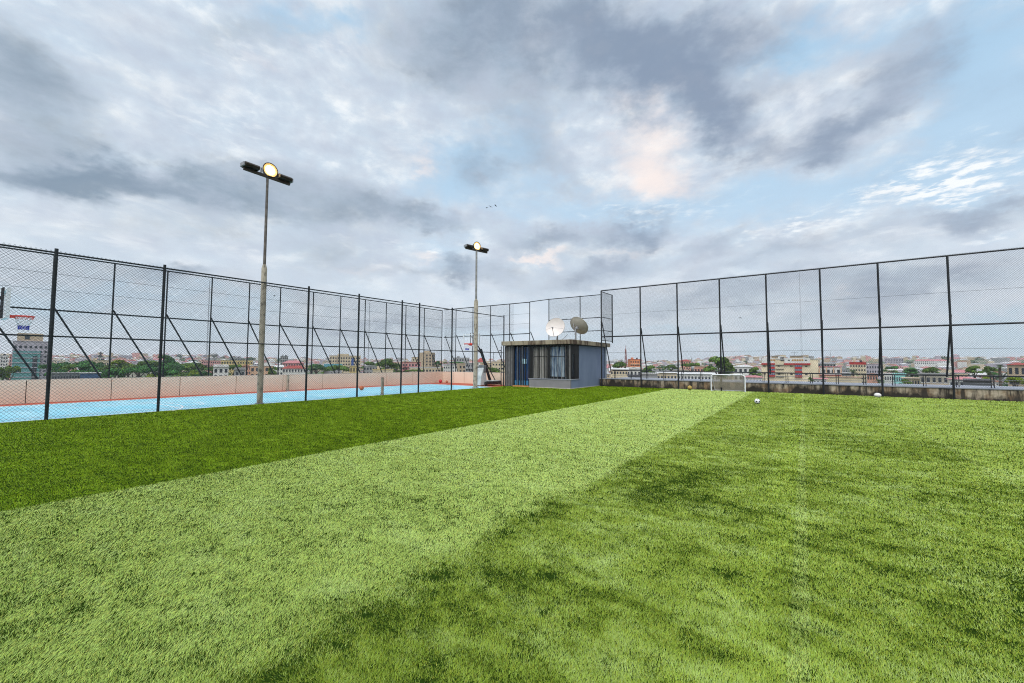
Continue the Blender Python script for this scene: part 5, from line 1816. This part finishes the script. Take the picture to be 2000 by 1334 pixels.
tree('rounded tree right of the tan tower', 848, 862, 702, 716, 420, 1, M_LEAF2, rz=0.8)
tree('two-toned tree left of the big round tree', 706, 738, 704, 722, 400, 0, M_LEAF, rz=1.8)
tree('small bushy tree right of the big round tree', 762, 786, 707, 722, 330, 4, M_LEAF, rz=2.8)
tree('dark hedge-like tree over the parapet left of the yellow block', 596, 640, 709, 726, 380, 0, M_LEAF2, rz=0.8)
tree('rounded tree on the hillside above the concrete block', 1797, 1836, 713, 731, 250, 1, rz=1.2)
tree('hazy dark tree left of the rounded hillside tree', 1764, 1798, 716, 731, 330, 0, M_LEAF2, rz=1.7)
tree('dark tree on the hillside right of the pink-grey block', 1727, 1756, 714, 727, 420, 2, M_LEAF2, rz=0.5)
tree('wide dense tree left of the rightmost palm', 1883, 1922, 712, 731, 230, 0, rz=2.4)
tree('tree behind the rightmost palm', 1915, 1950, 711, 731, 240, 1, rz=3.4)
tree('light green bush under the guard rail near the right edge', 1960, 2004, 731, 752, 130, 4, M_LEAF3, rz=2.4)
tree('bright bush above the dark shed roof', 1914, 1938, 733, 746, 150, 4, M_LEAF3, rz=1.4)
tree('shrub beside the turquoise house', 1754, 1784, 738, 753, 130, 4, M_LEAF, rz=0.4)
tree('small green bush at the foot of the red and cream block', 1576, 1590, 734, 748, 160, 4, M_LEAF, rz=0.9)
tree('small yellow-green tree over the left parapet', 367, 390, 720, 735, 230, 4, M_LEAF3, rz=0.9)
tree('light green tree over the parapet in the middle of the left wood', 283, 310, 728, 741, 220, 4, M_LEAF3, rz=0.9)
tree('tallest blue-green tree of the left wood', 300, 345, 690, 716, 420, 0, M_LEAF2, rz=0.9)
tree('yellow-green domed tree at the left of the wood', 214, 254, 699, 716, 360, 1, M_LEAF3, rz=0.6)

# the left wood: one spreading tree behind another
wood_rg = random.Random(5)
k = 0
for row, (yt, yb, rng, step, wd) in enumerate(((705, 726, 420, 24, 46), (711, 732, 340, 27, 50), (718, 742, 270, 32, 54))):
    x = 96 + row * 9
    while x < 392:
        jit = wood_rg.uniform(-4, 4)
        tree('one of the interwoven dark green trees in the wood behind the left parapet', x - wd / 2, x + wd / 2, yt + jit, yb + jit, rng * wood_rg.uniform(0.93, 1.07),
             wood_rg.choice((0, 1, 2, 2, 0)), wood_rg.choice((M_LEAF2, M_LEAF2, M_LEAF)), 'trees of the left wood', rz=wood_rg.uniform(0, 6))
        x += step * wood_rg.uniform(0.8, 1.25)
x = -30
while x < 40:
    tree('dark tree at the far left behind the basketball hoop', x - 26, x + 26, 712, 742, 300 * wood_rg.uniform(0.9, 1.15), wood_rg.choice((0, 1, 2)), M_LEAF, 'trees at the far left', rz=wood_rg.uniform(0, 6))
    x += 24


# more trees dotted between the houses on both sides
sc_rg = random.Random(77)
for k in range(84):
    left = k % 3 == 0
    x = sc_rg.uniform(400, 985) if left else sc_rg.uniform(1195, 2010)
    rng = sc_rg.uniform(430, 1000)
    y0 = 704 + 6 * (x / 1000.0)
    yt = y0 + 25.0 / rng * 815 * 0.36 - sc_rg.uniform(0, 5)
    wd = sc_rg.uniform(9, 16) * 815 * 1.15 / rng
    tree('one of the trees dotted among the houses left of the kiosk' if left else 'one of the trees dotted among the houses right of the kiosk',
         x - wd / 2, x + wd / 2, yt, yt + wd * sc_rg.uniform(0.4, 0.6), rng, sc_rg.choice((0, 1, 2, 4)), sc_rg.choice((M_LEAF, M_LEAF2, M_LEAF)),
         'trees among the houses left of the kiosk' if left else 'trees among the houses right of the kiosk', rz=sc_rg.uniform(0, 6))


# palms
def palm_crown(seed):
    rg = random.Random(seed)
    mb = MB()
    for k in range(26):
        a = 6.28 * k / 26 * 2.4 + rg.uniform(-.2, .2)
        el = rg.uniform(-0.3, 1.15)
        L = rg.uniform(0.8, 1.05)
        pts = []
        for j in range(7):
            s = j / 6
            x = L * s * math.cos(el) * (1 - 0.12 * s)
            z = L * s * math.sin(el) - 0.55 * s * s * L
            pts.append(Vector((x * math.cos(a), x * math.sin(a), z)))
        side = Vector((-math.sin(a), math.cos(a), 0))
        for j in range(6):
            p, q = pts[j], pts[j + 1]
            wj = 0.26 * math.sin(math.pi * (0.12 + 0.8 * (j + 0.5) / 6))
            for sg in (-1, 1):
                for m_ in range(3):
                    u = p.lerp(q, m_ / 3)
                    v = p.lerp(q, (m_ + 0.55) / 3)
                    e = u.lerp(v, 0.5) + side * sg * wj + (q - p) * 0.5 + Vector((0, 0, -0.05))
                    mb.add([u, v, e], [(0, 1, 2)], 0)
    return mb.mesh('fronds', mat('palm_leaf', (0.085, 0.150, 0.035), 0.55, var=0.5, scale=2))


PALM = palm_crown(3)
PTR = MB().tube([(0, 0, 0), (0.03, 0, 0.5), (0.0, 0, 1.0)], [0.035, 0.026, 0.024], 8).mesh('trunk', M_BARK)


def palm(label, x, ytop, wpx, rng):
    p = at_range(x, ytop, rng)
    w = (at_range(x + wpx / 2, ytop, rng) - at_range(x - wpx / 2, ytop, rng)).length / 2
    zb = tz(p.x, p.y)
    t = thing('palm_tree', label, 'palm', (p.x, p.y, zb), x)
    h = p.z - zb - w * 0.75
    fr = bpy.data.objects.new('fronds', PALM)
    COL.objects.link(fr)
    fr.parent = t
    fr.location = (0, 0, h)
    fr.scale = (w, w, w)
    tr = bpy.data.objects.new('trunk', PTR)
    COL.objects.link(tr)
    tr.parent = t
    tr.scale = (h * 0.6, h * 0.6, h)


palm('tall palm in front of the red-crowned yellow block', 1666, 716, 38, 190)
palm('lower palm right of the cream yard wall', 1652, 731, 26, 180)
palm('low palm beside the fence post under the guard rail', 1716, 735, 34, 140)
palm('palm rising over the trees at the right edge', 1952, 706, 40, 190)
palm('small palm at the skyline left of the mast by the kiosk', 1980, 730, 30, 150)


# ---- far houses: individuals on the slopes, then one mass beyond
WALLS = [C_CREAM, C_WHITE, C_TAN, C_PINKW, C_WHITE, C_GREY, C_LILAC, C_CREAM]
ROOFS = [C_ROOFG, C_ROOFG, C_ROOFL, C_ROOFP, C_ROOFRUST, C_ROOFD, C_ROOFL, C_ROOFG]
rr = random.Random(21)


def far_house_mesh(i):
    w, d, fl = rr.uniform(9, 16), rr.uniform(7, 11), rr.choice((1, 2, 2, 3, 4))
    h = 3.0 * fl + 0.6
    mb = MB()
    mb.box(-w / 2, w / 2, -d / 2, d / 2, -3, h, 0)
    if rr.random() < 0.62:
        e, rise = 0.5, d * rr.uniform(0.18, 0.3)
        x_, y_ = w / 2 + e, d / 2 + e
        kx = x_ if rr.random() < 0.5 else max(0.0, x_ - y_)
        v = [(-x_, -y_, h), (x_, -y_, h), (x_, y_, h), (-x_, y_, h), (-kx, 0, h + rise), (kx + 0.01, 0, h + rise)]
        mb.add(v, [(0, 1, 5, 4), (2, 3, 4, 5), (0, 4, 3), (1, 2, 5), (3, 2, 1, 0)], 1)
    else:
        mb.box(-w / 2 - .3, w / 2 + .3, -d / 2 - .3, d / 2 + .3, h + 0.002, h + 0.5, 1)
        mb.box(-w * 0.2, w * 0.05, -1, 2, h + 0.502, h + 2.4, 0)
    nc = int(w / 2.6)
    for f in range(fl):
        z = 1.7 + 3.0 * f
        for c in range(nc):
            x = (c + 0.5) / nc * w - w / 2
            mb.box(x - 0.6, x + 0.6, -d / 2 - 0.06, -d / 2 + 0.02, z - 0.7, z + 0.7, 2)
        for c in range(3):
            y = (c + 0.5) / 3 * d - d / 2
            for sx in (-1, 1):
                mb.box(sx * w / 2 - 0.05, sx * w / 2 + 0.05, y - 0.6, y + 0.6, z - 0.7, z + 0.7, 2)
    me = mb.mesh('far_house', [WALLS[i % len(WALLS)], ROOFS[(i * 3 + i // 8) % len(ROOFS)], C_WIN])
    return me


FAR = [far_house_mesh(i) for i in range(24)]
a_l = math.atan2(ray(-60, 700).x, ray(-60, 700).y)
a_r = math.atan2(ray(2060, 700).x, ray(2060, 700).y)
hero_px = []
for k in range(260):
    a = a_l + (a_r - a_l) * ((k * 0.61803) % 1.0)
    rng = 420 * (1500 / 420) ** ((k * 0.41421 + 0.13) % 1.0)
    frac = (a - a_l) / (a_r - a_l)
    if frac < 0.30 and rng < 800:
        rng = 800 + rng * 0.6
    x, y = rng * math.sin(a), rng * math.cos(a)
    left = frac < 0.48
    o = bpy.data.objects.new('far_house', FAR[k % len(FAR)])
    COL.objects.link(o)
    o.location = (x, y, tz(x, y))
    o.rotation_euler = (0, 0, -a + rr.uniform(-0.6, 0.6))
    s = rr.uniform(0.85, 1.25)
    o.scale = (s, s, s)
    tag(o, ('one of the small houses packed along the far skyline left of the kiosk' if left else 'one of the small houses packed on the far hillside right of the kiosk'),
        'house', 'far houses left of the kiosk' if left else 'far houses right of the kiosk')


def distant_city():
    rg = np.random.default_rng(4)
    mb = MB()
    for k in range(6500):
        a = rg.uniform(-2.0, 0.95)
        rng = 950 + 1900 * rg.random() ** 1.3
        x, y = rng * math.sin(a), rng * math.cos(a)
        if fbm(np.array([x / 260.0]), np.array([y / 260.0]), 77, 3)[0] > 0.63:
            continue
        z = tz(x, y)
        w, d, h = rg.uniform(9, 22), rg.uniform(8, 14), rg.choice([4, 6, 7, 9, 12, 16], p=[.2, .25, .2, .2, .1, .05])
        c, s = math.cos(-a + rg.uniform(-.5, .5)), math.sin(-a + rg.uniform(-.5, .5))
        pts = [(-w / 2, -d / 2), (w / 2, -d / 2), (w / 2, d / 2), (-w / 2, d / 2)]
        P = [(x + c * p - s * q, y + s * p + c * q) for p, q in pts]
        wm = int(rg.integers(0, 6))
        rm = int(rg.choice([6, 7, 8, 9, 10], p=[.08, .30, .34, .10, .18]))
        v = [(p, q, z - 3) for p, q in P] + [(p, q, z + h) for p, q in P] + [(x, y, z + h + d * 0.2)]
        mb.add(v[:8], [(0, 1, 5, 4), (1, 2, 6, 5), (2, 3, 7, 6), (3, 0, 4, 7)], wm)
        mb.add(v[4:], [(0, 1, 4), (1, 2, 4), (2, 3, 4), (3, 0, 4)], rm)
    o = mb.build('distant_city', [C_CREAM, C_WHITE, C_TAN, C_PINKW, C_GREY, C_LILAC, C_ROOFR, C_ROOFG, C_ROOFL, C_ROOFP, C_ROOFRUST])
    tag(o, 'hazy mass of distant roofs along the horizon', 'city', kind='stuff')


def distant_wood():
    rg = np.random.default_rng(8)
    n = 0
    V, F, C = [], [], []
    for k in range(900):
        a = rg.uniform(-2.0, 0.95)
        rng = rg.uniform(480, 2600)
        x, y = rng * math.sin(a), rng * math.cos(a)
        if fbm(np.array([x / 260.0]), np.array([y / 260.0]), 77, 3)[0] < (0.50 if rng > 900 else 0.40):
            continue
        z = tz(x, y)
        r_ = rg.uniform(6, 12)
        m_ = 90
        d = rg.normal(size=(m_, 3))
        d /= np.linalg.norm(d, axis=1)[:, None]
        d[:, 2] = np.abs(d[:, 2])
        P = np.array([x, y, z + 1]) + d * r_ * (0.7 + 0.4 * rg.random(m_))[:, None] * np.array([1, 1, 0.8])
        u = rg.normal(size=(m_, 3)); u /= np.linalg.norm(u, axis=1)[:, None]
        w = np.cross(d, u); w /= np.linalg.norm(w, axis=1)[:, None]
        s = r_ * 0.22
        q = np.stack([P - u * s, P + w * s, P + u * s], 1).reshape(-1, 3)
        V.append(q)
        t = rg.uniform(0.6, 1.3) * (0.6 + 0.8 * rg.random(m_))
        c = np.stack([0.05 * t, 0.10 * t, 0.03 * t, np.ones(m_)], 1)
        C.append(np.repeat(c, 3, 0))
    V = np.concatenate(V)
    C = np.concatenate(C).astype(np.float32)
    me = bpy.data.meshes.new('distant_wood')
    me.from_pydata(V.tolist(), [], [(3 * i, 3 * i + 1, 3 * i + 2) for i in range(len(V) // 3)])
    ca = me.color_attributes.new('leaf', 'FLOAT_COLOR', 'POINT')
    ca.data.foreach_set('color', C.ravel())
    me.materials.append(M_LEAF)
    o = bpy.data.objects.new('distant_wood', me)
    COL.objects.link(o)
    tag(o, 'scattered far-off trees between the distant roofs', 'wood', kind='stuff')


distant_city()
distant_wood()


# ---- birds over the court
def bird_mesh():
    mb = MB()
    mb.tube([(0, -0.16, 0), (0, -0.08, 0.01), (0, 0.02, 0.01), (0, 0.12, 0), (0, 0.22, 0.0)], [0.012, 0.03, 0.036, 0.024, 0.008], 8)
    for s in (-1, 1):
        mb.add([(0, -0.06, 0.02), (0, 0.06, 0.02), (s * 0.20, 0.03, 0.07), (s * 0.20, -0.07, 0.075), (s * 0.42, 0.06, 0.03)], [(0, 1, 2, 3), (3, 2, 4)])
    return mb.mesh('bird', mat('dark_plumage', (0.03, 0.03, 0.035), 0.7))


BIRD = bird_mesh()
for (x, y, lab) in ((951, 406, 'lowest and leftmost of three small dark birds high in the sky over the far floodlight'),
                    (958, 404, 'middle one of three small dark birds high in the sky over the far floodlight'),
                    (968, 402, 'highest of three small dark birds high in the sky over the far floodlight'),
                    (536, 578, 'small dark bird seen through the fence just right of the nearest pole'),
                    (1445, 549, 'small dark bird seen near the top of the right fence'),
                    (1446, 621, 'small dark bird seen above the right fence mid rail')):
    p = at_range(x, y, 62)
    o = bpy.data.objects.new('bird', BIRD)
    COL.objects.link(o)
    o.location = p
    o.rotation_euler = (0.1, 0.2, x * 1.3)
    tag(o, lab, 'bird', 'birds over the court')

# ------------------------------------------------------------------ haze
hz = MB().box(-3350, 3350, -3350, 3350, GROUND - 30, 110)
M_HAZE = bpy.data.materials.new('haze_air')
M_HAZE.use_nodes = True
nt = M_HAZE.node_tree
nt.nodes.clear()
_o = nt.nodes.new('ShaderNodeOutputMaterial')
_v = nt.nodes.new('ShaderNodeVolumePrincipled')
_v.inputs['Color'].default_value = (0.86, 0.90, 1.0, 1)
_v.inputs['Density'].default_value = 0.00009
_v.inputs['Anisotropy'].default_value = 0.2
nt.links.new(_v.outputs[0], _o.inputs['Volume'])
ho = hz.build('haze', M_HAZE)
tag(ho, kind='stuff', label='pale haze over the far city', cat='haze')
